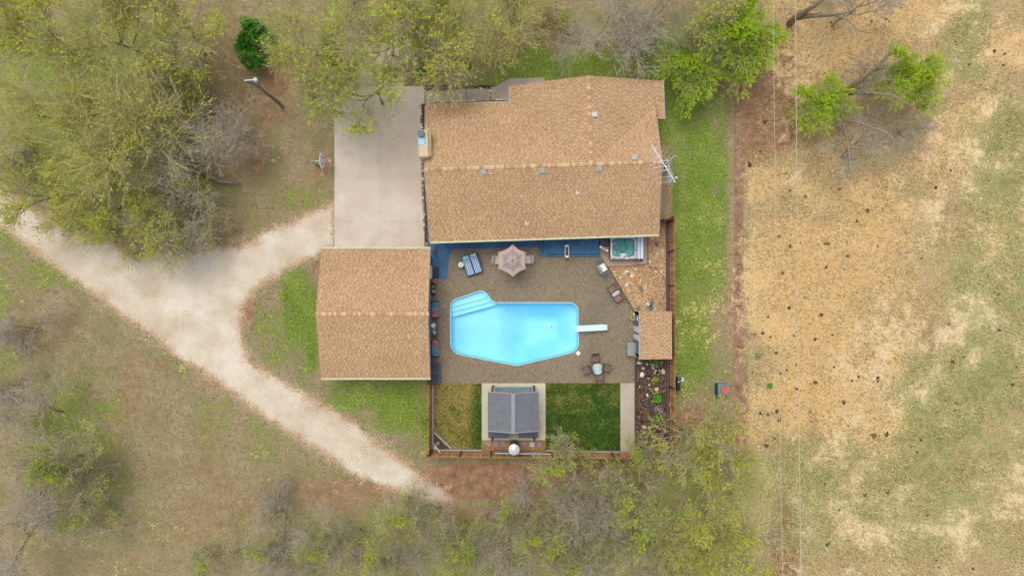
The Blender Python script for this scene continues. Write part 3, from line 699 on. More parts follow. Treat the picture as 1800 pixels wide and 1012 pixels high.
MAT['turf'] = tt.out(c, .95, f, .8, .03)
for k, (x0, y0, x1, y1) in enumerate(LAW):
    slab('lawn', x0, y0, x1, y1, -.05, .022, 'turf', kind='structure', gap=0)
    X0, Y0, X1, Y1 = box_px(x0, y0, x1, y1)
    def lt(X, Y, g, k=k):
        n = len(X); ph = np.sin(X*2.3+Y*1.1)+np.sin(Y*2.9-X*1.7)+np.sin(X*5.1)*np.sin(Y*4.3)
        base = g.uniform(0, .5, n)
        pr = (np.clip(.50 + ph*.12, .1, .9) * np.clip((-2.3 - X)/1.0, 0.06, 1)) if k == 0 else np.clip(.05 + ph*.05 + .35*((Y > -9.6) & (Y < -8.0) & (X < 6)), 0, .7)
        return np.where(g.uniform(0, 1, n) < pr, g.uniform(.6, 1, n), base)
    o = blades(int((X1-X0)*(Y1-Y0)*420), 20+k, X0, X1, Y0, Y1, lt, L=(.07,.16), W=.03, name='grass', m='lawnblades'); o.location.z = .02
# patchy weeds at the lawn edge of the patio
# ------------------------------------------------------------------ roofs
CAPS = [None]
def shingles(parent, poly, e_u, e_v, z_of, seed, row=.155, flat_off=.0):
    """tabs laid in courses on a sloping plane. poly in (u,v) plan coordinates; courses run along e_u, climb along e_v"""
    q = random.Random(seed); b = MB()
    pu = [p[0]*e_u[0] + p[1]*e_u[1] for p in poly]; pv = [p[0]*e_v[0] + p[1]*e_v[1] for p in poly]
    n = len(poly); v = min(pv) - .02; vmax = max(pv)
    def interval(vv):
        xs = []
        for i in range(n):
            a, c_ = pv[i], pv[(i+1) % n]
            if (a > vv) != (c_ > vv): xs.append(pu[i] + (pu[(i+1) % n] - pu[i])*(vv-a)/(c_-a))
        return (min(xs), max(xs)) if len(xs) >= 2 else None
    course = 0
    while v < vmax - .02:
        it = interval(min(max(v + row/2, min(pv)+.01), vmax-.01))
        if it:
            def W(a, c_, dz):
                X = a*e_u[0] + c_*e_v[0]; Y = a*e_u[1] + c_*e_v[1]; return (X, Y, z_of(X, Y) + dz)
            def tab(x0, x1, y0, y1, h, ti):
                x0, x1 = max(x0, it[0]), min(x1, it[1]); y1 = min(y1, vmax + .01)
                if x1 - x0 < .015: return
                b.add([W(x0,y0,h), W(x1,y0,h), W(x1,y1,h*.3), W(x0,y1,h*.3), W(x0,y0,-.004), W(x1,y0,-.004)], [(0,1,2,3),(4,5,1,0),(4,0,3),(5,2,1)], ti)
            x = it[0] - q.uniform(0, .2)
            while x < it[1]:
                w = q.uniform(.25, .6); tab(x, x+w, v, v + row*1.1, .014, q.uniform(.16, .42)); x += w
            x = it[0] - q.uniform(0, .3)
            while x < it[1]:
                w = q.uniform(.08, .24); tab(x, x+w, v + .004, v + row*q.uniform(.6, .8), .026, q.uniform(.5, .9)); x += w + q.choice([.06, .1, .14, .22])*q.uniform(.8, 1.3)
        v += row; course += 1
    # keep faces pointing up whatever the frame's handedness
    if e_u[0]*e_v[1] - e_u[1]*e_v[0] < 0: b.f = [tuple(reversed(f)) for f in b.f]
    return put('shingles', b, 'shingle', parent, kind='stuff')
def plane_sheet(b, poly, z_of, th=.10):
    n = len(poly); ar = sum(poly[i][0]*poly[(i+1)%n][1]-poly[(i+1)%n][0]*poly[i][1] for i in range(n))
    if ar < 0: poly = poly[::-1]
    top = [(x, y, z_of(x, y)-.006) for x, y in poly]; bot = [(x, y, z_of(x, y) - th) for x, y in poly]
    b.add(top + bot, [tuple(range(n)), tuple(range(2*n-1, n-1, -1))] + [(i, n+i, n+(i+1) % n, (i+1) % n) for i in range(n)])
def ridge(parent, a, b_, z_of2, seed, step=.17, w=.27):
    """a, b_: ends in plan; cap shingles folded over the ridge"""
    q = random.Random(seed); A, B = Vector(a), Vector(b_); d = (B-A); L = d.length; d.normalize(); nn = Vector((-d.y, d.x, 0)); n = int(L/step)
    ms = []
    for i in range(n):
        p = A + d*(i*L/n); ln = L/n + .06; ti = q.choice([.1, .3, .45, .6, .8, .95]); mb = MB(); vs_ = []
        for s_, lift in ((0, .035), (ln, .055)):
            for o in (-w/2, 0, w/2):
                r_ = p + d*s_ + nn*o; vs_.append((r_.x, r_.y, z_of2(r_.x, r_.y) + lift))
        mb.add(vs_, [(0,3,4,1),(1,4,5,2)], ti); put('ridge_cap', mb, 'cap', parent)
def gutter(parent, a, b_, r=.05, m='gutter', name='gutter', joints=True):
    A, B = Vector(a), Vector(b_); d = (B-A).normalized(); nn = Vector((-d.y, d.x, 0))*r; mb = MB()
    prof = [(-1,.2),(-.8,-1.6),(.8,-1.6),(1,.2),(.7,.3),(-.7,.3)]; k = len(prof)
    vs_ = [tuple(p + nn*x + Vector((0,0,z*r))) for p in (A, B) for x, z in prof]
    mb.add(vs_, [(i_, (i_+1) % k, k+(i_+1) % k, k+i_) for i_ in range(k)] + [tuple(range(k-1,-1,-1)), tuple(range(k, 2*k))])
    g = put(name, mb, m, parent)
    if joints:
        n = int((B-A).length/.95)
        for k in range(1, n):
            p = A + d*(k*.95); put('strap', MB().box((0,0,.3*r+.006),(.03,r*2.1,.01)), 'white', g, p, math.atan2(d.y, d.x))
    return g
def window(parent, x, y, z, w, h, rot, door=False, name=None):
    f = put(name or ('door' if door else 'window'), MB().box((0,0,0),(w,.06,h)), 'white', parent, (x, y, z), rot)
    if door and name != 'garage_door':
        put('handle', MB().lathe([(0,0),(.03,0),(.03,.04),(0,.05)], (w*.38, -.05, 0), 8), 'darkmetal', f)
    elif name == 'garage_door':
        for k in range(4): put('panel', MB().box((0,-.035, -h/2 + h*(k+.5)/4), (w-.1,.02,h/4-.05)), 'white', f)
    else:
        for s_ in (-1, 1): put('pane', MB().box((s_*w/4,-.035,0),(w/2-.1,.01,h-.14)), 'glass', f)
    return f

# the house
TH = R(1.85); O = P(1039.5, 288.5, 4.5)
house = thing('house', 'large brown shingled house with two crossing gable roofs north of the pool patio', 'house', (O.x, O.y, 0), TH)
PM, PW, ZR = .36, .32, 4.5
zm = lambda x, y: ZR - PM*abs(y)
zw = lambda x, y: ZR - PW*abs(x)
pS = [(-11.65,0),(-11.65,-4.92),(4.92,-4.92),(4.92,0)]
pNW = [(-11.65,0),(0,0),(-5.50,4.889),(-5.50,4.98),(-11.65,4.98)]
pNE = [(0,0),(4.92,0),(4.92,4.373)]
pWW = [(0,0),(0,6.17),(-5.5,6.17),(-5.5,4.889)]
pWE = [(0,0),(4.92,4.373),(4.92,3.4),(5.58,3.4),(5.58,6.17),(0,6.17)]
sheet = MB()
for pl_, zf in ((pS, zm), (pNW, zm), (pNE, zm), (pWW, zw), (pWE, zw)): plane_sheet(sheet, pl_, zf)
roof = put('roof', sheet, 'felt', house)
shingles(roof, pS, (1,0), (0,1), zm, 1); shingles(roof, pNW, (1,0), (0,-1), zm, 2); shingles(roof, pNE, (1,0), (0,-1), zm, 3)
shingles(roof, pWW, (0,1), (1,0), zw, 4); shingles(roof, pWE, (0,1), (-1,0), zw, 5)
ridge(roof, (-11.65,0,0), (4.92,0,0), zm, 6); ridge(roof, (0,6.17,0), (0,.1,0), zw, 7, .22, .27)
zg_ = lambda v: ZR - PM*v - .02
gutter(roof, (-11.65,-5.0,zg_(4.92)+.02), (4.95,-5.0,zg_(4.92)+.02), .06)
gutter(roof, (-11.65,5.03,zg_(4.98)), (-5.56,5.03,zg_(4.98)), .045, 'timber')
gutter(roof, (-5.56,6.17,ZR-PW*5.5-.02), (-5.56,4.95,ZR-PW*5.5-.02), .045, 'timber')
gutter(roof, (5.63,6.17,ZR-PW*5.58-.02), (5.63,3.4,ZR-PW*5.58-.02), .045, 'timber')
put('rake_trim', MB().tube([(-11.68,-4.95,ZR-PM*4.92-.03),(-11.68,0,ZR-.03),(-11.68,4.98,ZR-PM*4.98-.03)], .035, 4), 'timber', roof)
put('rake_trim', MB().tube([(4.95,-4.95,ZR-PM*4.92-.03),(4.95,0,ZR-.03),(4.95,3.4,ZR-PM*3.4-.03)], .035, 4), 'timber', roof)
def walls(parent, poly, zf, m, name='wall', th=.2, zb=0):
    n = len(poly)
    for i in range(n):
        a, b_ = Vector(poly[i]), Vector(poly[(i+1) % n]); d = (b_-a).normalized(); nn = Vector((-d.y, d.x))*th
        k = max(1, int((b_-a).length/1.0)); mb = MB(); vs_ = []
        for j in range(k+1):
            p = a + (b_-a)*(j/k); p2 = p + nn
            for r_ in (p, p2): vs_ += [(r_.x, r_.y, zb), (r_.x, r_.y, zf(r_.x, r_.y))]
        fs = []
        for j in range(k):
            o = 4*j; fs += [(o,o+4,o+5,o+1),(o+2,o+3,o+7,o+6),(o+1,o+5,o+7,o+3)]
        fs += [(0,1,3,2),(4*k,4*k+2,4*k+3,4*k+1)]
        mb.add(vs_, fs); put(name, mb, m, parent)
zh = lambda x, y: max(zm(x, y), zw(x, y) if (y > 0 and abs(x) < 5.5) else 0) - .12
walls(house, [(-11.2,-3.3),(4.62,-3.3),(4.62,3.6),(5.1,3.6),(5.1,5.75),(-5.1,5.75),(-5.1,4.5),(-11.2,4.5)], zh, 'wallbrick')
for x in (-9, -6, -1.5, 2.4): window(house, x, -3.33, 1.4, 1.5, 1.2, 0)
window(house, -4, -3.33, 1.05, 1.8, 2.0, 0, True)
for x in (-10, -7.6): window(house, x, 4.53, 1.5, 1.4, 1.1, PI)
window(house, -3, 5.78, 1.4, 1.5, 1.2, PI); window(house, 2.6, 5.78, 1.4, 1.5, 1.2, PI)
window(house, -5.13, 5.1, 1.05, .95, 2.0, -PI/2, True); window(house, 5.13, 4.7, 1.5, 1.1, 1.0, PI/2); window(house, 4.65, -1, 1.5, 1.2, 1.0, PI/2)
for x in (-11.2, -8, -4.9, -1.6, 1.6, 4.6): put('porch_post', MB().box((x,-4.6,1.3),(.14,.14,2.6)), 'white', house)
Mi = Matrix.Rotation(-TH, 3, 'Z')
def hl(px, py, z): v = Mi @ (P(px, py, z) - Vector((O.x, O.y, 0))); v.z = 0; return v
for px, py, z in ((850.5,302,4.4),(953,299,4.4),(1053.5,295.5,4.4),(1114.5,278,4.35)):
    v = hl(px, py, z); tilt = math.atan(PM)*(1 if v.y < 0 else -1)
    f = put('roof_vent', MB().box((0,0,.09),(.32,.36,.14),tilt=tilt), 'galv', roof, (v.x, v.y, zm(v.x, v.y)))
    put('vent_base', MB().box((0,-.03,.02),(.38,.44,.02),tilt=tilt), 'galv', f)
v = hl(1044.5, 202, 4.4); f = put('roof_vent', MB().box((0,0,.09),(.36,.32,.14)), 'galv', roof, (v.x, v.y, zw(v.x, v.y)))
put('vent_base', MB().box((0,0,.02),(.44,.38,.02)), 'galv', f)
for px, py in ((926.5,389.5),(1016,337)):
    v = hl(px, py, 3.9); f = put('vent_pipe', MB().tube([(0,0,-.05),(0,0,.28)], .05, 10), 'darkmetal', roof, (v.x, v.y, zm(v.x, v.y)))
    put('flashing', MB().box((0,-.03,.03),(.24,.26,.02),tilt=math.atan(PM)), 'white', f)
# chimney
v = hl(743, 251.5, 4.9)
ch = put('chimney', MB().box((0,0,2.4),(.60,1.92,4.8)).box((.26,0,2.3),(.5,1.7,4.5)), 'chimney', house, (v.x, v.y, 0))
put('chimney_crown', MB().rbox((0,-.5,4.83),(.62,.85,.1),.04), simple('mortar_crown', col(208,188,152), .95, .25, 8, fine=30, bstr=1), ch)
put('chimney_side', MB().box((.26,0,4.74),(.22,1.9,.22)), 'chimney', ch)
put('flue_cap', MB().rbox((-.08,.63,5.1),(.44,.46,.07),.08).tube([(-.08,.63,4.8),(-.08,.63,5.08)], .15, 10), 'chimcap', ch)
put('flue_plate', MB().box((-.08,.12,4.86),(.44,.5,.1)), 'chimlight', ch)

# the garage
g0 = P(556, 551, 4.05); gW, gE = P(565, 0, 2.6).x, P(756.8, 0, 2.6).x; gN, gS = P(0, 437, 2.6).y, P(0, 664, 2.6).y
gar = thing('garage', 'detached garage with brown shingled gable roof left of the pool patio', 'garage', ((gW+gE)/2, (gN+gS)/2, 0))
ghx, ghy = (gE-gW)/2, (gN-gS)/2; ZG = 4.05; PG = (ZG-2.6)/ghy; zgar = lambda x, y: ZG - PG*abs(y)
sheet = MB(); a1 = [(-ghx,0),(-ghx,-ghy),(ghx,-ghy),(ghx,0)]; a2 = [(-ghx,0),(ghx,0),(ghx,ghy),(-ghx,ghy)]
plane_sheet(sheet, a1, zgar); plane_sheet(sheet, a2, zgar); groof = put('roof', sheet, 'felt', gar)
shingles(groof, a1, (1,0), (0,1), zgar, 11); shingles(groof, a2, (1,0), (0,-1), zgar, 12)
ridge(groof, (-ghx,0,0), (ghx,0,0), zgar, 13)
gutter(groof, (-ghx,-ghy-.06,2.6), (ghx,-ghy-.06,2.6), .065); gutter(groof, (-ghx,ghy+.06,2.6), (ghx,ghy+.06,2.6), .065)
zgw = lambda x, y: zgar(x, y) - .11
gxe = ghx - .25
walls(gar, [(-ghx+.35,-ghy+.4),(gxe,-ghy+.4),(gxe,ghy-.4),(-ghx+.35,ghy-.4)], zgw, 'wallblue')
for k in range(22): put('siding_board', MB().box((gxe+.018, 0, .12+k*.118), (.03, 2*ghy-.8, .10)), 'wallblue', gar)
window(gar, -1.8, ghy-.37, 1.1, 2.4, 2.1, PI, True, 'garage_door'); window(gar, 1.8, ghy-.37, 1.1, 2.4, 2.1, PI, True, 'garage_door')
yd = P(0, 478, 1.2).y - gar.location.y
window(gar, gxe+.06, yd, 1.1, .95, 2.05, PI/2, True); window(gar, -2, -ghy+.37, 1.5, 1.2, .9, 0)
put('wall_light', MB().rbox((0,0,0),(.12,.12,.2),.03), 'leafdark' if False else 'bluecer', gar, (gxe+.09, P(0,494,1.8).y-gar.location.y, 1.8))

# the pool shed
s0, s1 = P(1124, 547, 2.45), P(1180.5, 631, 2.25)
shed = thing('shed', 'small blue pool shed with single-slope shingled roof against the east fence', 'shed', ((s0.x+s1.x)/2, (s0.y+s1.y)/2, 0))
sx, sy = (s1.x-s0.x)/2, (s0.y-s1.y)/2; zs = lambda x, y: 2.35 - .09*x/sx
sp_ = [(-sx,-sy),(sx,-sy),(sx,sy),(-sx,sy)]; sheet = MB(); plane_sheet(sheet, sp_, zs); sroof = put('roof', sheet, 'felt', shed)
shingles(sroof, sp_, (0,1), (-1,0), zs, 15)
put('roof_edge', MB().box((-sx-.02,0,2.42),(.05,2*sy,.05)), 'timber', sroof); put('roof_edge', MB().box((sx+.02,0,2.24),(.05,2*sy,.06)), 'browntimber', sroof)
walls(shed, [(-sx+.06,-sy+.1),(sx-.1,-sy+.1),(sx-.1,sy-.1),(-sx+.06,sy-.1)], lambda x, y: zs(x, y)-.11, 'wallblue')
for py in (578, 591.5):
    f = put('door', MB().box((0,0,1.05),(.04,.56,2.0)), 'white', shed, (-sx+.03, P(0,py,1.2).y-shed.location.y, 0))
    put('handle', MB().box((-.04,.2,1.0),(.04,.03,.14)), 'darkmetal', f)
for py in (571, 585, 598.5): put('door_trim', MB().box((-sx+.015, P(0,py,1.2).y-shed.location.y, 1.1), (.07,.14,2.15)), simple('brown_trim', col(142,118,112), .7), shed)
put('towel_hook', MB().box((-sx,P(0,560,1.6).y-shed.location.y,1.6),(.06,.3,.06)), 'white', shed)

# ------------------------------------------------------------------ fences
pk = {}
def picket_mesh(h, w):
    key = (round(h, 2), round(w, 3))
    if key not in pk:
        L = []
        for ti in (.1, .35, .5, .65, .9):
            me = MB().box((0,0,h/2),(w-.008,.02,h),tint=ti).mesh('picket'); me.materials.append(MAT['fence']); L.append(me)
        pk[key] = L
    return pk[key]
def fence(label, a, b_, h=1.8, side=1, w=.14):
    A, B = Vector(a), Vector(b_); d = B-A; L = d.length; rz = math.atan2(d.y, d.x)
    f = thing('fence', label, 'fence', (A.x, A.y, 0), rz); n = int(L/w); ms = picket_mesh(h, L/n)
    for i in range(n): put('picket', rnd.choice(ms), None, f, (L*(i+.5)/n, 0, rnd.uniform(-.01,.012)))
    for z in (.35, h-.3): put('rail', MB().box((L/2, side*.035, z), (L, .04, .09), tint=.3), 'fence', f)
    k = max(1, round(L/2.4))
    for i in range(k+1): put('post', MB().box((min(max(L*i/k,.06),L-.06), side*.095, h/2), (.1,.09,h), tint=.2), 'browntimber', f)
    return f
fence('brown picket fence along the south side behind the grey pavilion', P(758,793.5), P(1179,796.5), side=1)
fence('brown picket fence along the west side of the small yellowing lawn', P(758,668), P(758,793), side=-1)
fence('long brown picket fence on the east side between pebble bed and green strip', P(1177.5,795), P(1176.5,384), side=1)
fence('short brown picket fence joining the house corner to the east fence', P(1157,388), P(1176,388), side=-1)
gate = thing('gate', 'narrow dark metal gate between the garage and the house corner', 'gate', P(764.5, 447), R(74))
put('gate_frame', MB().box((.4,0,1.5),(.95,.04,.04)).box((.4,0,.15),(.95,.04,.04)).box((-.05,0,.8),(.05,.05,1.6)).box((.88,0,.8),(.05,.05,1.6)), 'darkmetal', gate)
for k in range(6): put('bar', MB().box((.07+.13*k,0,.82),(.025,.025,1.35)), 'darkmetal', gate)
put('latch', MB().box((.8,-.04,1.0),(.12,.03,.05)), 'white', gate)
# edging timbers inside the fences
def timber(label, p0, p1, w, m='timber', z=.2, h=.16):
    A, B = P(*p0, 0), P(*p1, 0); d = B-A
    o = put('edging_timber', MB().box((d.length/2,0,h/2),(d.length,w,h)), m, loc=(A.x,A.y,.02), rot=math.atan2(d.y,d.x))
    return tag(o, label, 'timber')
timber('long pale grey edging timber inside the west fence', (761,676), (761,787), .13)
timber('pale grey edging timber under the south fence, left of the brick bed', (762.5,789.8), (848,790.5), .12)
timber('grey edging timber under the south fence beside the dark green lawn', (960,791), (1090,793.5), .12)
timber('diagonal pale timber across the corner of the yellowing lawn', (761.5,757), (793.5,787), .13)
timber('dark weathered timber inside the east fence beside the pebble bed', (1172,390), (1173.2,546), .19, 'dark_timber')
timber('dark weathered timber inside the east fence beside the mulch bed', (1173.2,633), (1173.4,792), .19, 'dark_timber')
tri = put('corner_bed', MB().prism(PP([(762.5,760),(762.5,788.8),(791,788.8)]), -.02, .035), 'mulch', kind='structure')
tag(put('leaning_rod', MB().tube([(0,0,0),(.62,-.55,.9)], .03, 6), 'white', loc=P(762,778,.05)), 'white rod leaning across the fence corner by the triangular bed', 'rod')
tag(put('stepping_stone', MB().rbox((0,0,.03),(.24,.3,.06),.03), 'greypav', loc=P(769,779,.035), rot=R(-35)), 'square grey stone inside the triangular corner bed', 'paving stone')
tag(put('flower_pot', MB().lathe([(.08,0),(.12,.18),(.10,.18),(.08,.15),(0,.14)], (0,0,0), 10), 'ceramic', loc=P(765.5,785.5,.035)), 'small pale pot in the fence corner under the white rod', 'pot')

# ------------------------------------------------------------------ pavilion with grey roof, brick bed, patio heater
pv = thing('pavilion', 'grey corrugated hardtop pavilion on dark posts over the pale pad', 'pavilion', P(902.5, 718, .05))
zE, zRd = 2.2, 2.85
n0_, s0_ = P(0,688,zE).y - pv.location.y, P(0,758,zE).y - pv.location.y
wE = P(946.3,0,zE).x - pv.location.x; wW = P(858,0,zE).x - pv.location.x
for s_, ex in ((-1, wW), (1, wE)):
    roofp = MB(); nr = 58; vs_ = []; fs = []; rr = []
    for k in range(nr*2+1):
        y = n0_ + (s0_-n0_)*k/(nr*2); dz = .022 if k % 2 else 0
        vs_ += [(0,y,zRd-.05+dz),(ex,y,zE-.05+dz),(0,y,zRd-.09+dz),(ex,y,zE-.09+dz)]
    for k in range(nr*2):
        o = 4*k; fs += [(o,o+1,o+5,o+4),(o+2,o+6,o+7,o+3),(o+1,o+3,o+7,o+5)]
    if s_ > 0: fs = [tuple(reversed(f)) for f in fs]
    roofp.add(vs_, fs); put('roof_panel', roofp, 'greyroof', pv)
    for k in range(8):
        y = n0_ + (s0_-n0_)*(k+.02*k)/7.3
        put('roof_seam', MB().tube([(0,y,zRd-.025),(ex,y,zE-.025)], .014, 4), 'greyroof2', pv)
    put('eave_beam', MB().box((ex*.985,(n0_+s0_)/2,zE-.12),(.08,n0_-s0_,.12)), 'darkmetal', pv)
    for y in (n0_-.03, s0_+.03): put('gable_trim', MB().tube([(0,y,zRd-.03),(ex,y,zE-.03)], .04, 4), 'timber', pv)
put('ridge_strip', MB().box((-.03,(n0_+s0_)/2,zRd-.02),(.26,n0_-s0_,.04)).box((.06,(n0_+s0_)/2,zRd+.01),(.12,n0_-s0_,.04)), 'greyroof2', pv)
for px in (866.5, 938):
    for py in (678.5, 764):
        p = P(px, py, 0); put('post', MB().box((p.x-pv.location.x,p.y-pv.location.y,1.05),(.15,.15,2.1)), 'browntimber', pv)
p = P(902, 680, 0)
for k, (px, py) in enumerate(((866,684),(938.5,684))): put('beam', MB().box((P(px,0,2.1).x-pv.location.x, n0_+.14, 2.08),(.14,.5,.14)), 'browntimber', pv)
put('valance', MB().box((0, P(0,681.2,1).y-pv.location.y-.1, 1.05),(M(64),.32,.12)), 'awning', pv)
put('beam', MB().box((0, n0_-.12, 2.08),(M(82),.1,.12)), 'browntimber', pv)
for x, lb in ((876, 'left'), (928.5, 'right')):
    o = thing('counter', 'dark grey counter behind the pavilion, %s of the flagstone gap' % lb, 'counter', P(x, 750.5, .05))
    put('counter_top', MB().rbox((0,0,.9),(M(35)*.98,M(42)*.55+.25,.05),.03), 'storagedark', o); put('cabinet', MB().box((0,.05,.44),(M(32),M(20),.85)), 'darkmetal', o)
    for s_ in (-.4,.4): put('cabinet_door', MB().box((s_,.52,.45),(.72,.02,.75)), 'storagedark', o)
tag(put('paving_stone', MB().rbox((0,0,.006),(.8,.42,.012),.02), 'walkconcrete', loc=P(903.5,767,.05)), 'pale beige flagstone between the two grey counters', 'paving stone')
put('brick_bed', MB().prism(PP([(848.5,773.5),(959.5,773.5),(959.5,790.5),(849,790)])[::-1], -.05, .035), 'brickbed', kind='structure')
for k, (x, y, r_, m_, lb) in enumerate(((858.5,780.5,45,'greypav','pale diamond paver at the left end of the brick bed'),(872,780,8,'greypav','square grey paver second from the left in the brick bed'),
        (884.5,780,40,'greypav','small grey paver left of the patio heater'),(921,779.5,50,'greypav','diamond paver just right of the patio heater'),
        (935,781,0,'frosted','square whitish paver second from the right in the brick bed'),(948,781,45,'greypav','diamond paver at the right end of the brick bed'))):
    tag(put('paver', MB().rbox((0,0,.025),(.36,.36,.05),.03,tint=.5), m_, loc=P(x,y,.035), rot=R(r_)), lb, 'paving stone', 'pavers in the brick bed')
tag(put('paver', MB().rbox((0,0,.02),(.72,.55,.04),.03), 'storagedark', loc=P(904,779,.035)), 'dark slate slab under the patio heater', 'paving stone')
ht = thing('patio_heater', 'patio heater with round white reflector standing behind the pavilion', 'heater', P(903.5, 778, .05))
put('heater_base', MB().lathe([(.24,0),(.24,.7),(.2,.76),(.05,.8)], n=18), 'darkmetal', ht); put('pole', MB().tube([(0,0,.7),(0,0,1.9)], .035, 8), 'steel', ht)
put('burner', MB().lathe([(.09,1.85),(.12,1.9),(.12,2.1),(.08,2.15)], n=14), 'darkmetal', ht)
put('reflector', MB().lathe([(.40,2.16),(.405,2.17),(.30,2.22),(.17,2.27),(.16,2.285),(.05,2.3),(0,2.305)], n=28), 'steel', ht)
o = thing('awning_tube', 'long pale metal tube lying along the top of the south fence behind the heater', 'tube', P(918, 794, 1.75), R(-.8))
put('tube', MB().tube([(-2.0,-.1,.09),(2.1,-.1,.09)], .042, 8), 'galv', o); put('sleeve', MB().box((-.5,.07,.02),(3.2,.12,.10)), 'dark_timber', o)

# ------------------------------------------------------------------ patio furniture
def leg_mesh(h, r=.018): 
    me = MB().tube([(0,0,0),(0,0,h)], r, 6).mesh('leg'); return me
LEGM = {}
def leg(parent, x, y, h, m='bronze', r=.018):
    if (h, m, r) not in LEGM: me = leg_mesh(h, r); me.materials.append(MAT[m]); LEGM[(h, m, r)] = me
    return put('leg', LEGM[(h, m, r)], None, parent, (x, y, 0))
def sling_chair(label, p, rot, group=None, fab='sling', white=False):
    t_ = thing('patio_chair', label, 'chair', p, rot, group); fm = 'pinktimber' if white else 'bronze'
    if white:
        for k in range(5): put('seat_slat', MB().box((-.22+.11*k,0,.43),(.07,.5,.02)), 'ceramic', t_)
        for k in range(6): put('back_slat', MB().box((-.25+.1*k,-.36-.0,.72),(.055,.03,.62),tilt=R(20)), 'ceramic', t_)
    else:
        put('seat', MB().rbox((0,.02,.42),(.52,.50,.04),.05), fab, t_); put('backrest', MB().box((0,-.33,.70),(.5,.035,.58),tilt=R(16)), fab, t_)
    for s_ in (-1, 1): put('armrest', MB().tube([(s_*.3,.28,.02),(s_*.31,.25,.6),(s_*.31,-.1,.64),(s_*.29,-.3,.6),(s_*.27,-.42,.96)], .022, 6), fm, t_)
    for x in (-.27, .27): leg(t_, x, -.25, .42, fm)
    put('stretcher', MB().tube([(-.27,-.43,.97),(.27,-.43,.97)], .022, 6).tube([(-.28,.26,.4),(.28,.26,.4)], .018, 6), fm, t_)
    return t_
rt = thing('round_table', 'round frosted glass table among four brown chairs near the lawn', 'table', P(1048.3, 646.3, .03))
put('table_top', MB().lathe([(0,.70),(.41,.70),(.42,.71),(.41,.722),(0,.722)], n=28), 'frosted', rt); put('rim', MB().lathe([(.41,.695),(.43,.71),(.41,.727)], n=28, cap=False), 'bronze', rt)
put('umbrella_ring', MB().lathe([(.0,.722),(.05,.722),(.05,.75),(.03,.75),(.0,.735)], n=12), 'ceramic', rt)
for k in range(4): leg(rt, .28*math.cos(PI/4+k*PI/2), .28*math.sin(PI/4+k*PI/2), .70)
for (x, y, a, lb) in ((1045.5,629,183,'brown sling chair on the pool side of the round glass table'),(1030,649.5,112,'brown sling chair on the left of the round glass table'),
        (1065.5,645.5,-106,'brown sling chair on the right of the round glass table'),(1052.5,661,6,'brown sling chair on the lawn side of the round glass table')):
    sling_chair(lb, P(x, y, .03), R(a), 'chairs round the glass table')
# umbrella set
ut = thing('dining_table', 'round dining table hidden beneath the beige patio umbrella', 'table', P(901,459,.03))
put('table_top', MB().lathe([(0,.7),(.58,.7),(.6,.715),(.58,.73),(0,.73)], n=28), 'frosted', ut)
for k in range(4): leg(ut, .4*math.cos(k*PI/2), .4*math.sin(k*PI/2), .7)
sling_chair('white slatted chair poking out on the left of the beige umbrella', P(876.5,457.5,.03), R(-98), 'slatted chairs under the umbrella', white=True)
sling_chair('white slatted chair poking out on the right of the beige umbrella', P(926,456.5,.03), R(62+30), 'slatted chairs under the umbrella', white=True)
um = thing('patio_umbrella', 'open beige and grey hexagonal patio umbrella on the patio above the pool', 'umbrella', P(901.5,459.5,.03))
zt = 2.62; hub = P(899.2,456.2,zt) - um.location; hub.z = zt
vx = [(901.5,429.5),(924.5,443.5),(924.5,472.5),(902,486.5),(875.5,472.5),(875.2,443.5)]
V6 = []
for x, y in vx: v = P(x,y,2.18) - um.location; v.z = 2.18; V6.append(v)
c6 = Vector((sum(v.x for v in V6)/6, sum(v.y for v in V6)/6, zt))
def um_pt(k, e, t_):      # k panel, e along edge 0..1, t_ radial 0..1
    A, B = V6[k], V6[(k+1) % 6]; ed = A.lerp(B, e); sag = math.sin(PI*e)*.09
    p = c6.lerp(ed, t_*(1-sag*t_)); p.z += -.05*math.sin(PI*t_)*(1) - .05*math.sin(PI*e)*t_; return p
for nm, t0, t1, m_ in (('canopy_top', 0, .34, 'canopyA'), ('canopy_band', .34, .68, 'canopyB'), ('canopy', .68, 1, 'canopyA')):
    mb = MB()
    for k in range(6):
        E = 8; T = 4; vs_ = [um_pt(k, i/E, t0+(t1-t0)*j/T) for j in range(T+1) for i in range(E+1)]
        if nm == 'canopy': vs_ += [um_pt(k, i/E, 1.0) - Vector((0,0,.10)) for i in range(E+1)]; T += 1
        mb.add(vs_, [(j*(E+1)+i, (j+1)*(E+1)+i, (j+1)*(E+1)+i+1, j*(E+1)+i+1) for j in range(T) for i in range(E)])
    put(nm, mb, m_, um)
for k in range(6): put('rib', MB().tube([c6+Vector((0,0,.0)), um_pt(k,0,.5)+Vector((0,0,.012)), um_pt(k,0,1)+Vector((0,0,.008))], .009, 4), 'canopyB', um)
put('pole', MB().tube([(c6.x,c6.y,0),(c6.x,c6.y,2.5)], .024, 8), 'bronze', um); put('finial', MB().lathe([(0,0),(.05,.0),(.045,.05),(.02,.09),(0,.1)], (c6.x,c6.y,zt-.005), 12), 'browntimber', um)
put('base', MB().lathe([(.25,0),(.25,.06),(.05,.1)], n=18), 'darkmetal', um)
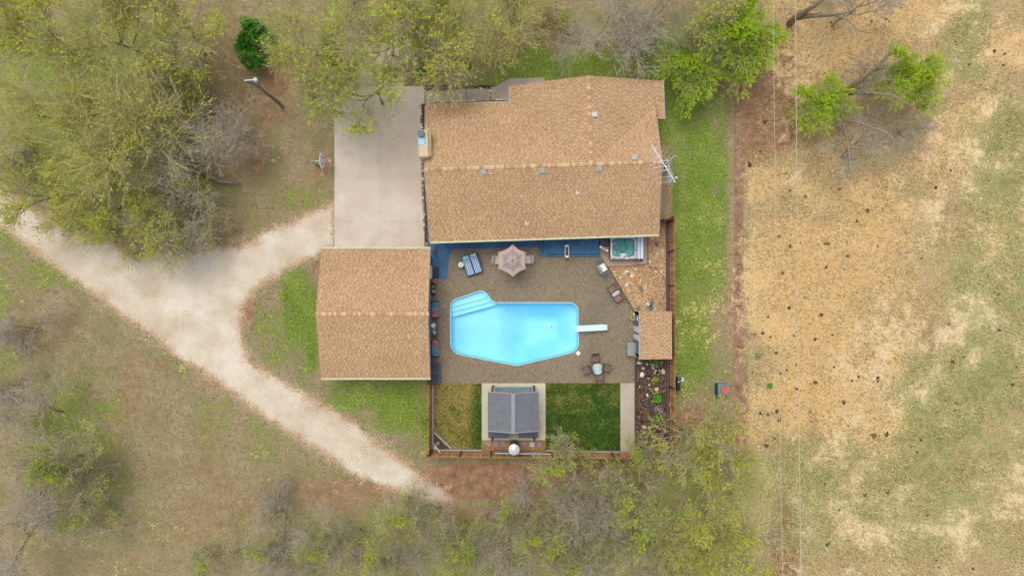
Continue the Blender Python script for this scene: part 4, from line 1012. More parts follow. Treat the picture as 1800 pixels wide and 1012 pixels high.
# double chaise
a = R(-19); dc = thing('double_sun_lounger', 'double sun lounger with blue and white striped cushions', 'sun lounger', P(830.5, 465, .03), R(18))
ts = NT('blue_white_stripe'); sx_ = ts.n.new('ShaderNodeSeparateXYZ'); ts.l.new(ts.coord(), sx_.inputs[0])
st_ = ts.math('FRACT', ts.math('MULTIPLY', sx_.outputs[0], 8.0)); cst = ts.mix(ts.ss(st_, .45, .55), col(70,118,168), col(196,214,226)); ts.out(cst, .9)
for s_ in (-1, 1):
    cu = MB(); x0, x1 = (.03 if s_ > 0 else -.57), (.57 if s_ > 0 else -.03); nyc = 14; vs_ = []
    for k in range(nyc+1):
        y = -.72 + 1.46*k/nyc; z = .36 + (max(0, y-.25))*.6 + .02*math.sin(k*1.9)
        vs_ += [(x0,y,z-.05),(x0+.03,y,z+.03),((x0+x1)/2,y,z+.05),(x1-.03,y,z+.03),(x1,y,z-.05)]
    cu.add(vs_, [(5*k+i, 5*k+i+1, 5*k+i+6, 5*k+i+5) for k in range(nyc) for i in range(4)] + [(4,3,2,1,0), tuple(5*nyc+i for i in range(5))])
    put('cushion', cu, ts.m, dc)
    put('headrest_pillow', MB().rbox((s_*.3,.62,.70),(.46,.2,.08),.07), ts.m, dc)
put('frame', MB().box((0,-.02,.27),(1.24,1.52,.06)).box((0,.74,.5),(1.26,.06,.42)).box((-.62,0,.3),(.05,1.56,.1)).box((.62,0,.3),(.05,1.56,.1)).box((0,-.1,.34),(.05,1.4,.04)), 'darkmetal', dc)
for x in (-.58,.58):
    for y in (-.72,.7): leg(dc, x, y, .28, 'darkmetal', .025)
def side_table(label, p, r=.2, h=.45, m='frosted'):
    s = thing('side_table', label, 'table', p); put('table_top', MB().lathe([(0,h-.02),(r,h-.02),(r+.01,h-.01),(r,h),(0,h)], n=20), m, s)
    put('rim', MB().lathe([(r-.01,h-.02),(r+.015,h-.01),(r-.01,h+.008)], n=20, cap=False), 'ceramic', s)
    for k in range(3): leg(s, r*.7*math.cos(k*2.1), r*.7*math.sin(k*2.1), h-.02, 'ceramic', .012)
    put('ashtray', MB().lathe([(0,h),(.06,h),(.07,h+.03),(.05,h+.03),(0,h+.01)], n=12), 'galv', s); return s
side_table('small round glass side table beside the striped sun lounger', P(811, 465.5, .03))
# grill
gr = thing('gas_grill', 'gas grill with stainless lid and dark side shelves beside the spa pad', 'grill', P(1056.5, 471.5, .03), R(-62))
put('side_shelf', MB().rbox((-.44,0,.88),(.36,.52,.05),.03), 'storagedark', gr); put('side_shelf', MB().rbox((.42,0,.88),(.32,.5,.05),.03), 'storagedark', gr)
lid_ = put('lid', MB().lathe([(0,-.29),(.22,-.29),(.24,-.27),(.24,.27),(.22,.29),(0,.29)], n=20), 'ceramic', gr, (0,.06,.88)); lid_.rotation_euler = (0, PI/2, 0)
put('firebox', MB().box((0,.02,.8),(.56,.5,.2)), 'darkmetal', gr); put('cabinet', MB().box((0,.02,.4),(.56,.46,.66)), 'steel', gr)
put('control_panel', MB().box((0,-.26,.86),(.58,.14,.12)), 'galv', gr)
for k in range(3): put('knob', MB().lathe([(.03,0),(.03,.03),(0,.035)], (-.18+.18*k,-.28,.92), 8), 'darkmetal', gr)
put('handle', MB().tube([(-.24,-.27,1.02),(.24,-.27,1.02)], .015, 6), 'darkmetal', gr)
put('lid_grate', MB().box((0,-.15,1.1),(.3,.1,.02),tilt=R(25)), 'galv', gr)
for x in (-.22,.22): put('wheel', MB().tube([(x-.02,-.18,.08),(x+.02,-.18,.08)], .08, 12), 'black', gr)
# loveseat with console
ls = thing('loveseat', 'rose brown two-seat glider with grey centre table facing the pool', 'glider seat', P(1080.5, 515.5, .03), R(-57))
for s_ in (-1, 1):
    put('seat', MB().rbox((s_*.42,-.05,.42),(.46,.52,.08),.06), 'rosefab', ls)
    put('backrest', MB().box((s_*.42,.30,.66),(.46,.07,.5),tilt=R(-22)), 'rosefab', ls)
    put('armrest', MB().tube([(s_*.68,-.3,.05),(s_*.68,-.28,.6),(s_*.68,.1,.62),(s_*.68,.34,.55)], .025, 6), 'bronze', ls)
    for y in (-.26,.3): leg(ls, s_*.66, y, .4)
put('centre_table', MB().rbox((0,0,.60),(.28,.62,.04),.09), 'galv', ls)
put('frame', MB().box((0,-.3,.36),(1.36,.04,.05)).box((0,.3,.36),(1.36,.04,.05)).tube([(-.66,.44,.9),(.66,.44,.9)], .022, 6), 'bronze', ls)
# storage box, pot stand, planters by the shed
sb = thing('deck_box', 'grey green plastic deck box against the shed wall', 'storage box', P(1108.6, 612, .03))
put('box_body', MB().rbox((0,0,.28),(.72,.98,.56),.05), 'storage', sb); put('lid', MB().rbox((-.07,0,.60),(.5,1.02,.08),.06), 'storage', sb); put('lid_rear', MB().rbox((.28,0,.585),(.2,1.0,.07),.03), 'storage', sb)
for y in (-.3,.3): put('hinge', MB().box((.18,y,.64),(.05,.08,.03)), 'storagedark', sb)
o = thing('pot_stand', 'white open frame holding a dark pot beside the deck box', 'pot stand', P(1116.3, 620.8, .03), R(5))
put('frame', MB().box((0,.17,.38),(.42,.05,.05)).box((0,-.17,.38),(.42,.05,.05)).box((.19,0,.38),(.05,.3,.05)).box((-.19,0,.38),(.05,.3,.05)), 'dishwhite', o)
put('pot', MB().lathe([(.1,0),(.14,.34),(.12,.34),(.1,.28),(0,.26)], n=14), 'black', o)
for x in (-.18,.18):
    for y in (-.16,.16): leg(o, x, y, .36, 'ceramic', .02)
wp = thing('barrel_planter', 'round straw coloured planter beside the left corner of the shed', 'planter', P(1111.2, 558.2, .03))
put('barrel', MB().lathe([(.15,0),(.19,.3),(.20,.34),(.17,.34),(.16,.24),(0,.24)], n=20), 'lighttimber', wp)
def leafclump(seed, n, r, h, size, zc=.0):
    q = random.Random(seed); b = MB()
    for k in range(n):
        a, rr = q.uniform(0, 2*PI), r*q.random()**.6; z = zc + h*q.random(); c_ = Vector((rr*math.cos(a), rr*math.sin(a), z))
        d1 = Vector((q.gauss(0,1), q.gauss(0,1), q.gauss(0,.5))).normalized()*size*q.uniform(.6,1.3); d2 = Vector((-d1.y, d1.x, q.uniform(-.3,.3)*size))*.45
        b.add([c_-d1, c_+d2, c_+d1, c_-d2], [(0,1,2,3)], q.random())
    return b
put('stick_bundle', MB().box((0,0,.28),(.28,.03,.03),rot=.6).box((0,.02,.3),(.26,.03,.03),rot=2.2), 'browntimber', wp)
tag(put('watering_can', MB().lathe([(.09,0),(.1,.2),(.05,.24)], n=12).tube([(0,0,.1),(-.25,.12,.26)], .02, 6).tube([(.08,0,.05),(.18,-.04,.15),(.06,0,.24)], .012, 6), 'dishwhite', loc=P(1114.5,552,.03)), 'pale watering can between shed corner and barrel planter', 'watering can')
# along the garage wall
tag(put('outdoor_mat', MB().rbox((0,0,.008),(M(15),M(21),.016),.02), 'mat', loc=P(764.7,479,.036)), 'dark grey mat on blue paint in front of the garage side door', 'mat')
ww = thing('round_planter', 'round red planter with pale flowers beside the grey mat', 'planter', P(764.5, 494.5, .03))
put('pot', MB().lathe([(.13,0),(.18,.3),(.2,.34),(.16,.34),(.15,.28),(0,.27)], n=18), 'red', ww); put('plant', leafclump(8, 60, .15, .12, .05, .3), 'leafpale', ww)
ps = thing('plant_stand', 'black plant stand with pale pots between the red planter and the upper bench', 'plant stand', P(762.3, 508, .03))
put('stand_top', MB().rbox((0,0,.5),(.34,.95,.04),.05), 'black', ps)
for x in (-.13,.13):
    for y in (-.4,.4): leg(ps, x, y, .5, 'darkmetal', .015)
for k, (x, y, lb) in enumerate(((762,504,'grey pot of trailing leaves on the upper half of the black plant stand'),(762.2,512,'white pot on the lower end of the black plant stand'))):
    o = thing('plant_pot', lb, 'plant pot', P(x, y, .55)); put('pot', MB().lathe([(.07,0),(.11,.16),(.09,.16),(0,.13)], n=12), 'ceramic' if k else 'storage', o); put('plant', leafclump(9+k, 45, .13, .12, .045, .14), 'leafpale' if k else 'leafgreen', o)
def bench(label, p, c1, c2):
    b = thing('garden_bench', label, 'bench', p)
    put('seat_frame', MB().box((.02,0,.34),(.6,1.22,.06)), 'wickerdark', b)
    for k in range(6): put('seat_slat', MB().box((-.16+.088*k,0,.385),(.07,1.16,.03)), 'wicker', b)
    put('backrest', MB().box((-.32,0,.6),(.06,1.22,.5)), 'wicker', b)
    for s_ in (-1, 1): put('arm', MB().box((.0,s_*.61,.5),(.66,.05,.06)).box((.29,s_*.61,.25),(.05,.05,.5)).box((-.3,s_*.61,.25),(.05,.05,.5)), 'wickerdark', b)
    return b
def pillow(label, p, m, rot=0):
    return tag(put('cushion', MB().rbox((0,0,.09),(.36,.22,.16),.09,n=4), m, loc=p, rot=rot, smooth=True), label, 'cushion')
bench('grey slatted bench by the garage wall, nearer the blue walkway', P(764.8, 543.5, .03), 0, 0)
bench('grey slatted bench by the garage wall, nearer the charcoal box', P(765, 611.5, .03), 0, 0)
pillow('turquoise cushion on the upper end of the bench nearer the blue walkway', P(764,533.8,.43), 'cushblue')
pillow('orange cushion on the lower end of the bench nearer the blue walkway', P(763.4,554.6,.43), 'cushorange', .1)
pillow('orange cushion on the upper end of the bench nearer the charcoal box', P(764.2,600.2,.43), 'cushorange')
pillow('turquoise cushion on the lower end of the bench nearer the charcoal box', P(763.6,622.6,.43), 'cushblue', .1)
ct = thing('coffee_table', 'charcoal table with white and yellow things between the two benches', 'table', P(764.6, 577.5, .03))
put('table_top', MB().rbox((0,0,.46),(.54,1.06,.05),.02), 'storagedark', ct)
for x in (-.23,.23):
    for y in (-.48,.48): leg(ct, x, y, .44, 'darkmetal', .025)
put('shelf', MB().box((0,0,.18),(.46,.95,.03)), 'wickerdark', ct)
o = tag(put('bowl', MB().lathe([(.06,0),(.15,.08),(.175,.13),(.15,.13),(.09,.04),(0,.03)], n=20), 'ceramic', loc=P(762.3,571.7,.52)), 'white bowl on the charcoal coffee table', 'bowl')
tag(put('candle', MB().lathe([(.045,0),(.045,.1),(.01,.11)], n=12), 'ceramic', loc=P(763.5,578,.52)), 'small white candle in the middle of the charcoal coffee table', 'candle')
o = thing('flower_vase', 'yellow ornament with white tips on the lower half of the coffee table', 'ornament', P(763.5,584,.52))
put('vase', MB().lathe([(.08,0),(.12,.08),(.08,.15),(.06,.15),(0,.1)], n=14), 'yellow', o); put('handle', MB().tube([(-.08,.05,.1),(-.15,.12,.12),(-.1,.17,.1)], .02, 6).tube([(.05,-.06,.1),(.03,-.14,.08)], .03, 6), 'ceramic', o)
o = thing('storage_bench', 'charcoal resin storage box at the garage corner, lid closed', 'storage box', P(766, 653.5, .03))
put('box_body', MB().rbox((0,0,.28),(.68,1.5,.56),.03), 'storagedark', o); put('lid', MB().rbox((0,0,.59),(.74,1.56,.06),.04), 'storagedark', o)
put('lid_panel', MB().rbox((0,.38,.625),(.6,.7,.01),.03).rbox((0,-.38,.625),(.6,.7,.01),.03), 'mat', o)
# ------------------------------------------------------------------ equipment on the east side
ac = thing('air_conditioner', 'grey outdoor air conditioner with round fan at the east wall of the house', 'air conditioner', P(1164.5, 293.5))
put('housing', MB().rbox((0,0,.38),(.74,.80,.76),.05), 'galv', ac); put('fan_guard', MB().lathe([(.29,.76),(.31,.77),(.29,.79),(.27,.77)], n=24, cap=False), 'darkmetal', ac)
put('fan_well', MB().lathe([(0,.762),(.28,.762),(.28,.77),(0,.77)], n=24), 'black', ac)
for k in range(4):
    b = MB(); a = k*PI/2+.4; b.add([(0,0,.775),(.24*math.cos(a),.24*math.sin(a),.775),(.25*math.cos(a+.8),.25*math.sin(a+.8),.795)], [(0,1,2)]); put('fan_blade', b, 'steel', ac)
put('motor_cap', MB().lathe([(.08,.78),(.07,.81),(0,.82)], n=12), 'galv', ac)
tag(put('equipment_pad', MB().box((0,0,.04),(1.0,1.06,.08)), 'greywalk', loc=P(1164.5,293.5,0)), 'square concrete pad under the outdoor air conditioner', 'pad')
an = thing('television_antenna', 'tall aluminium television antenna at the east end of the roof', 'antenna', P(1156, 301, 0)); al = an.location
zA = 6.2
def ap(px, py, z=zA): v = P(px, py, z) - al; return v
A0, A1 = ap(1145.3, 254.5), ap(1187, 320.5)
put('mast', MB().tube([(0,0,0),(0,0,zA-.1)], .035, 8).tube([(0,0,zA-.1), A0.lerp(A1,.45)], .03, 6), 'galv', an)
put('boom', MB().tube([A0, A1], .026, 6), 'dishwhite', an)
bdv = (A1-A0).normalized(); prp = Vector((-bdv.y, bdv.x, 0))
for k in range(6):
    c_ = A0.lerp(A1, .10+.045*k); put('element', MB().tube([c_-prp*.30+Vector((0,0,0)), c_+prp*.30], .008, 4), 'dishwhite', an)
for t_, x, y, m_ in ((.30,1168.5,261,.02),(.38,1174,264.5,.02),(.50,1180,267.5,.02),(.62,1186,271.5,.02)):
    c_ = A0.lerp(A1, t_); put('element', MB().tube([c_, ap(x, y)], .012, 4), 'gutter', an)
for t_, x, y in ((.30,1142,284),(.43,1141.5,291),(.56,1141.5,297.5),(.68,1142,305),(.84,1149,313.5),(.985,1154,321.5)):
    c_ = A0.lerp(A1, t_); put('element', MB().tube([c_, ap(x, y)], .009, 4), 'dishwhite', an)
put('support_rod', MB().tube([ap(1168.5,275), ap(1187,320)], .016, 4), 'gutter', an)
def dish(label, p, z, d, r, sq, m='dishwhite', cat='satellite dish', arm=.6, lean=None):
    """p base; d horizontal facing direction (unit); the reflector stands almost upright"""
    t_ = thing('satellite_dish', label, cat, p); d = Vector(d).normalized()
    put('pole', MB().tube([(0,0,0),(0,0,z)], .04, 8), 'galv', t_)
    el = R(sq); nrm = Vector((d.x*math.cos(el), d.y*math.cos(el), math.sin(el))); u = Vector((-d.y, d.x, 0)); w = nrm.cross(u); cc = Vector((0,0,z)) + d*.2
    b = MB(); vs_ = [cc - nrm*.0]; n = 28; rg = 5
    for j in range(1, rg+1):
        for k in range(n):
            a = 2*PI*k/n; q_ = j/rg; vs_.append(cc + (u*math.cos(a)+w*math.sin(a))*r*q_ + nrm*(q_*q_*r*.22))
    fs = [(0, 1+k, 1+(k+1) % n) for k in range(n)] + [(1+(j-1)*n+k, 1+j*n+k, 1+j*n+(k+1) % n, 1+(j-1)*n+(k+1) % n) for j in range(1, rg) for k in range(n)]
    b.add(vs_, fs); put('reflector', b, m, t_, smooth=True)
    tip = cc + nrm*arm + w*0; bot = cc - w*r*.9 if w.z > 0 else cc + w*r*.9
    put('rim', MB().tube([cc + (u*math.cos(a)+w*math.sin(a))*r + nrm*r*.22 for a in [2*PI*k/24 for k in range(25)]], .03, 5), m, t_)
    put('feed_arm', MB().tube([bot + nrm*.1, tip], .022, 6), 'galv', t_); put('receiver', MB().tube([tip - nrm*.06, tip + nrm*.12], .07, 10), 'ceramic', t_)
    return t_
dish('small grey satellite dish under the roof antenna at the east wall', P(1156,319.5,0), 3.0, (1,-.35,0), .42, 35, 'galv', arm=.55)
ds = dish('large white satellite dish seen edge-on beside the driveway', P(557,289.3,0), 1.5, (1,0,0), .60, 0, arm=.62)
ds.children[0].data = MB().tube([(0,0,0),(-.1,0,1.3),(.2,0,1.5)], .045, 8).mesh('pole'); ds.children[0].data.materials.append(MAT['galv'])
# slide the big dish so that it sits clear of its post as in the photo
for ch_ in ds.children[1:]: ch_.location.x += .48
put('slanted_bar', MB().tube([(0,0,.05),(.85,-.5,1.0)], .045, 6), 'browntimber', ds); put('mount_arm', MB().tube([(0,0,1.4),(.7,0,1.5)], .04, 6), 'galv', ds)  # dark bar slanting from the post foot towards the dish
put('feed_support', MB().tube([(.75,.3,1.6),(1.35,0,1.62)], .025, 5).tube([(.75,-.3,1.6),(1.35,0,1.62)], .025, 5), 'red', ds)
tw = thing('utility_meter', 'tall dark utility cabinet with small pale gauge outside the east fence', 'meter', P(1186, 664, 0))
put('meter_body', MB().rbox((0,-.35,.6),(.26,.95,1.2),.06), 'black', tw); put('meter_head', MB().lathe([(.16,1.2),(.17,1.4),(.12,1.46),(0,1.48)], (.02,.12,0), 14), 'bronze', tw); put('gauge', MB().rbox((.0,-.12,1.22),(.12,.12,.06),.03), 'ceramic', tw)
tag(put('meter_box', MB().rbox((0,0,.5),(.26,.3,1.0),.03), 'lampblue', loc=P(1193.5,664,0)), 'small pale box right beside the dark utility cabinet outside the east fence', 'box')
tb = thing('transformer_box', 'teal utility box with rusty red lid beside the dirt path', 'utility box', P(1266.5, 682, 0))
put('cabinet', MB().rbox((0,0,.4),(.86,.92,.8),.03), 'teal', tb); put('lid', MB().rbox((.10,-.02,.83),(.66,.76,.05),.03), 'rust', tb); put('lid_patch', MB().rbox((-.08,-.05,.862),(.34,.56,.012),.06), simple('orange_rust', col(176,104,78), .9, .3, 4), tb)
put('front_panel', MB().box((-.44,0,.4),(.04,.86,.74)), simple('dark_teal', col(52,76,88), .6), tb)
for x in (-.24,.02): put('bushing', MB().lathe([(.06,0),(.065,.08),(.03,.1)], (x,-.52,.4), 10), 'ceramic', tb)
tag(put('equipment_pad', MB().box((0,0,.02),(.95,.98,.04)), 'greywalk', loc=P(1266.5,682,0)), 'concrete pad beneath the teal utility box', 'pad')
# crooked pole with lamp
up = thing('yard_light_pole', 'crooked weathered pole with a pale yard lamp on the left lawn', 'lamp post', P(496, 187.5, 0)); ul = up.location
zz = 6.6
pp_ = [(496,187.5,0),(487,178.5,1.0),(478,171.5,2.0),(470,166,3.0),(463,160,3.9),(455,152.5,4.8),(446,147.5,5.6),(431,141.5,6.9)]
PV = [P(x, y, z) - ul for x, y, z in pp_]
for v, (x, y, z) in zip(PV, pp_): v.z = z
put('pole', MB().tube(PV, [.14,.135,.13,.12,.11,.105,.1,.085], 8), 'polewood', up)
top = PV[-1]; arm_e = P(449,140.3,6.9) - ul; arm_e.z = 6.9
put('lamp_arm', MB().tube([top, arm_e], .03, 6), 'ceramic', up); put('lamp_head', MB().lathe([(.06,.12),(.13,.06),(.15,-.02),(.12,-.12),(0,-.14)], (arm_e.x,arm_e.y,arm_e.z), 14), 'lampblue', up)
put('wire', MB().tube([v + Vector((.10,-.10,0)) for v in PV], .018, 4), 'darkmetal', up)
# overhead lines run on past the frame to poles outside it
def line(label, pts, r):
    v = [P(*p) for p in pts]; o = v[0].copy(); c_ = MB().tube([q_-o for q_ in v], r, 5)
    tag(put('power_line', c_, 'cable', loc=o), label, 'power line')
line('overhead power line nearest the big bright green tree', [(1396,-900,8.6),(1397.5,-150,7.8),(1400,250,7.3),(1402.5,506,7.2),(1405,760,7.3),(1409,1150,7.8),(1414,1900,8.6)], .020)
line('thinner overhead power line over the brown strip nearer the house', [(1354,-900,8.0),(1358,-150,7.2),(1361,200,6.8),(1366,506,6.6),(1371,760,6.7),(1378,1150,7.2),(1388,1900,8.0)], .015)
# wire fence along the dirt path
wf = thing('wire_fence', 'low wire fence on rusty steel posts along the dirt path', 'fence', P(1294, 430)); fl = wf.location
for k, (x, y) in enumerate(((1291,135),(1292,200),(1293,265),(1294,330),(1297,396),(1297,465),(1296.5,537),(1296.5,608),(1294,679),(1299,748))):
    v = P(x, y) - fl; put('post', MB().box((0,0,.6),(.035,.05,1.2)), 'rust', wf, (v.x, v.y, 0), R(20))
for z in (.3,.6,.9,1.15): put('wire', MB().tube([P(x, y) - fl + Vector((0,0,z)) for x, y in ((1291,135),(1294,330),(1297,465),(1296.5,608),(1299,748))], .004, 3), 'galv', wf)

# ------------------------------------------------------------------ stones, pots, plants
def stone(x, y, sx_, sy_, m, lb, tint=.7, rot=0, grp=None, name='rock', z=.03, h=None, seed=None):
    s = MB().rock((0,0,0), sx_/23, sy_/23, h or min(sx_, sy_)/23*.55, seed or int(x*7+y), tint, 2 if max(sx_, sy_) > 3 else 1)
    return tag(put(name, s, m, loc=P(x, y, z), rot=rot), lb, 'rock', grp)
BIG = [(1128.5,626+32,3.9,4.6,.95,'large white rock at the left edge of the mulch bed'),(1130.5,647,2.9,2.7,.75,'pale rounded rock below the gravel heap by the shed'),
 (1148,647,2.3,2.2,.8,'pale rock in the upper middle of the mulch bed'),(1152.8,651,1.8,2.2,.9,'white rock just below right of the pale middle rock'),(1151,655.3,1.7,2.2,.9,'lower white rock of the middle cluster in the mulch bed'),
 (1166,652.3,3.7,5.4,.55,'tan faceted boulder by the dark timber in the mulch bed'),(1159.8,651.7,1.4,1.2,.9,'tiny white rock left of the tan boulder'),(1140,664.5,2.6,1.0,.9,'thin white stone lying diagonal in the mulch bed'),
 (1147.3,668,2.8,1.1,.9,'thin white stone lying level in the mulch bed'),(1141,676,1.4,2.0,.8,'small white wedge stone in the mulch bed'),(1149.5,673.5,1.4,1.4,.7,'small grey white stone near the level thin stone'),
 (1124.5,679,1.2,2.6,.85,'narrow white stone near the garden path'),(1154.5,684,4.4,3.6,.6,'wide pale boulder above the green plant'),(1166.8,687.5,2.6,2.8,.2,'dull brown stone by the east timber'),
 (1138,694.5,1.8,3.2,.85,'white angular stone under the leafy branches'),(1133,750.5,4.4,3.6,.5,'flat grey stone low in the mulch bed'),(1141,753,2.2,2.8,.7,'yellowish pale stone beside the flat grey stone'),
 (1136,767,3.4,3.6,.3,'grey stone below the flat grey stone'),(1134,778,5.0,5.2,.35,'large greyish brown stone at the bottom of the mulch bed'),(1125.5,767.5,2.0,1.2,.95,'small white stone near the bottom of the garden path'),
 (1162.5,636.5,4.6,4.4,.25,'round brown boulder against the shed'),(1138,640,2.0,2.8,.5,'slanting tan stone by the gravel heap')]
for x, y, a_, b_, ti, lb in BIG: stone(x, y, a_, b_, 'stone' if ti > .45 else 'rockgrey', lb, ti, rnd.uniform(-.5,.5), 'rocks in the mulch bed')
BED2 = [(1102,477,3.2,2.2,1,'whitish flat rock under the square stone cluster in the pebble bed'),(1111.2,478.8,2.4,2.2,.8,'cream rock beside the tilted square stone'),(1089.8,487,1.8,2.2,.95,'white rock nearest the loveseat table'),
 (1102,500.5,2.3,3.4,.95,'tall white rock below the terracotta pot'),(1130.8,505.7,1.7,4.0,.85,'upright cream stone beside the grey plant clump'),(1104,511.5,2.2,1.3,.9,'flat white stone below the tall white rock'),
 (1162.5,478,2.2,3.2,.7,'tan wedge rock inside the curved hose'),(1080,477.7,1.7,1.6,.9,'pale rock at the upper left tip of the pebble bed'),(1145.3,419.5,2.2,2.6,.75,'pale stone close to the grey pot near the roof corner'),
 (1155.5,446,3.6,2.8,.6,'greyish pale rock right of the spa pad'),(1165,441,1.6,3.6,.8,'slim cream rock near the east fence timber'),(1142.5,460,2.6,2.2,.85,'white rock just below the spa pad corner'),
 (1118.5,473,2.1,1.9,.95,'small bright rock below the brick edge'),(1153,477.5,2.8,2.2,.85,'pale triangular rock below the spa pad'),(1125,530,1.9,1.9,.8,'yellowish rock low in the pebble bed'),
 (1164,531,2.6,2.3,.6,'tan flat rock at the lower right of the pebble bed')]
for x, y, a_, b_, ti, lb in BED2: stone(x, y, a_, b_, 'stone', lb, ti, rnd.uniform(-.5,.5), 'rocks in the pebble bed')
tag(put('square_stone', MB().rbox((0,0,.04),(.2,.2,.08),.02), 'ceramic', loc=P(1110.6,485,.02), rot=R(40)), 'tilted white square stone in the pebble bed', 'stone')
tag(put('square_stone', MB().rbox((0,0,.05),(.2,.22,.10),.02), 'frosted', loc=P(1098.8,480,.02), rot=R(10)), 'bluish white block in the pebble bed cluster', 'stone')
tag(put('brick_piece', MB().box((0,0,.05),(.14,.16,.1)), 'rust', loc=P(1104.6,481.4,.02), rot=R(20)), 'reddish brick piece between the white stones', 'brick')
tag(put('terracotta_pot', MB().lathe([(.09,0),(.14,.16),(.165,.17),(.165,.2),(.05,.2),(.045,.12),(0,.12)], n=20), 'terracotta', loc=P(1115.3,491.7,.02)), 'orange terracotta pot with dark hole in the pebble bed', 'pot')
tag(put('grey_pot', MB().lathe([(.08,0),(.12,.13),(.10,.13),(0,.08)], n=14), 'galv', loc=P(1112,498.3,.02)), 'small grey pot just below the terracotta pot', 'pot')
tag(put('dark_pot', MB().rbox((0,0,.09),(.24,.24,.18),.05).lathe([(.09,.18),(.1,.19),(.05,.185),(0,.185)], n=12), 'bluecer', loc=P(1155,428.7,.02), rot=R(45)), 'dark teal square pot in the pebbles near the roof corner', 'pot')
tag(put('grey_pot', MB().lathe([(.08,0),(.10,.1),(.08,.1),(0,.06)], n=12), 'galv', loc=P(1149.3,437.3,.02)), 'small round grey pot below the dark teal pot', 'pot')
tag(put('glazed_pot', MB().lathe([(.09,0),(.14,.14),(.12,.14),(0,.1)], n=16), 'bluecer', loc=P(1145.3,532.5,.02)), 'teal pot above the dark bowl near the shed', 'pot')
tag(put('glazed_bowl', MB().lathe([(.1,0),(.18,.1),(.16,.1),(.08,.03),(0,.02)], n=16), 'bluecer', loc=P(1143.5,540,.02)), 'dark teal bowl near the shed roof in the pebble bed', 'bowl')
tag(put('shell_heap', MB().rock((0,0,0),.12,.11,.1,5,.9).rock((.15,-.05,0),.09,.08,.08,6,.9).rock((.06,.13,0),.07,.06,.06,7,.9), 'ceramic', loc=P(1137.5,534.5,.02)), 'white shells heaped beside the teal pot', 'shells')
def plant(label, x, y, r, n, m, size=.06, h=.25, name='garden_plant', cat='plant', z=.02, stem=True):
    t_ = thing(name, label, cat, P(x, y, z))
    put('leaves', leafclump(int(x+y), n, r, h, size, .03), m, t_)
    b = MB(); q = random.Random(int(x))
    for k in range(6): a = q.uniform(0, 2*PI); b.tube([(0,0,0),(r*.6*math.cos(a), r*.6*math.sin(a), h*.8)], .006, 3, cap=False)
    put('stems', b, 'twig', t_); return t_
plant('grey green clump in the middle of the pebble bed', 1125.5, 506, .2, 150, 'leafpale', .05)
plant('lavender grey clump at the tip of the pebble bed by the shed', 1122, 540, .18, 130, 'leafpale', .05)
plant('green clump growing against the shed in the mulch bed', 1151.5, 636, .24, 220, 'leafdark', .07)
plant('small dark green plant in the centre of the mulch bed', 1152, 666.5, .2, 130, 'leafgreen', .06)
plant('blue green leafy plant beside the yellow leaves in the mulch bed', 1154.5, 700, .30, 300, 'leafdark', .08, .35)
plant('low green plant below the wire ring in the mulch bed', 1154, 735, .26, 200, 'leafdark', .07)
plant('green ivy strip climbing the bank beside the upper driveway', 741, 128, .34, 420, 'leafdark', .07, .4)
plant('green clump by the road gravel near the garage', 497, 520, .3, 160, 'leafgreen', .07, .15)
plant('single dark green weed in the golden pasture beside the dirt path', 1352.5, 677.5, .2, 180, 'leafdark', .06, .12)
plant('whitish dry tuft in the straw near the dirt path', 1333, 623.5, .28, 130, 'leafpale', .08, .1)
for k, (x0, y0, x1, y1) in enumerate(((1147,692,1162,688),(1146,706,1162,705),(1142,682,1148,690))):
    a, b_ = P(x0, y0, .3), P(x1, y1, .45); o = MB(); q = random.Random(k)
    for j in range(26):
        t_ = j/25; c_ = (b_-a)*t_; s_ = .06; d1 = Vector((q.uniform(-1,1), q.uniform(-1,1), 0))*s_; d2 = Vector((-d1.y, d1.x, .02))*.5; o.add([c_-d1, c_+d2, c_+d1, c_-d2], [(0,1,2,3)], q.random())
    o.tube([Vector((0,0,-.25)), (b_-a)*.5, b_-a], .012, 4)
    tag(put('leafy_sprig', o, 'leafyel', loc=a), ('long yellow leafed sprig above the blue green plant','long yellow leafed sprig below the blue green plant','short yellow sprig slanting left of the blue green plant')[k], 'plant')
rg = thing('wire_ring', 'round pale ring planter with twigs inside the mulch bed', 'planter', P(1157, 719.5, .02))
put('ring', MB().lathe([(.30,.0),(.32,.25),(.33,.30),(.30,.32),(.28,.28),(.28,.0)], n=26, cap=False), 'greypav', rg); put('plant', leafclump(77, 120, .24, .12, .05, .15), 'leafpale', rg); put('soil', MB().lathe([(0,.12),(.28,.12),(.28,.14),(0,.14)], n=20), 'mulch', rg)
q = random.Random(12); gh = MB()
for k in range(26): gh.rock((q.gauss(0,.11), q.gauss(0,.09), 0), q.uniform(.03,.06), q.uniform(.03,.05), .04, k, q.uniform(.7,1))
tag(put('gravel_heap', gh, 'stone', loc=P(1123,638,.02)), 'little heap of white gravel by the shed corner', 'gravel heap')
gh = MB()
for k in range(26): gh.rock((q.gauss(0,.12), q.gauss(0,.08), 0), q.uniform(.02,.06), q.uniform(.02,.05), .04, k+40, q.uniform(.7,1))
tag(put('gravel_heap', gh, 'ceramic', loc=P(1149.5,641.5,.02)), 'scattered white gravel below the green clump at the shed', 'gravel heap')
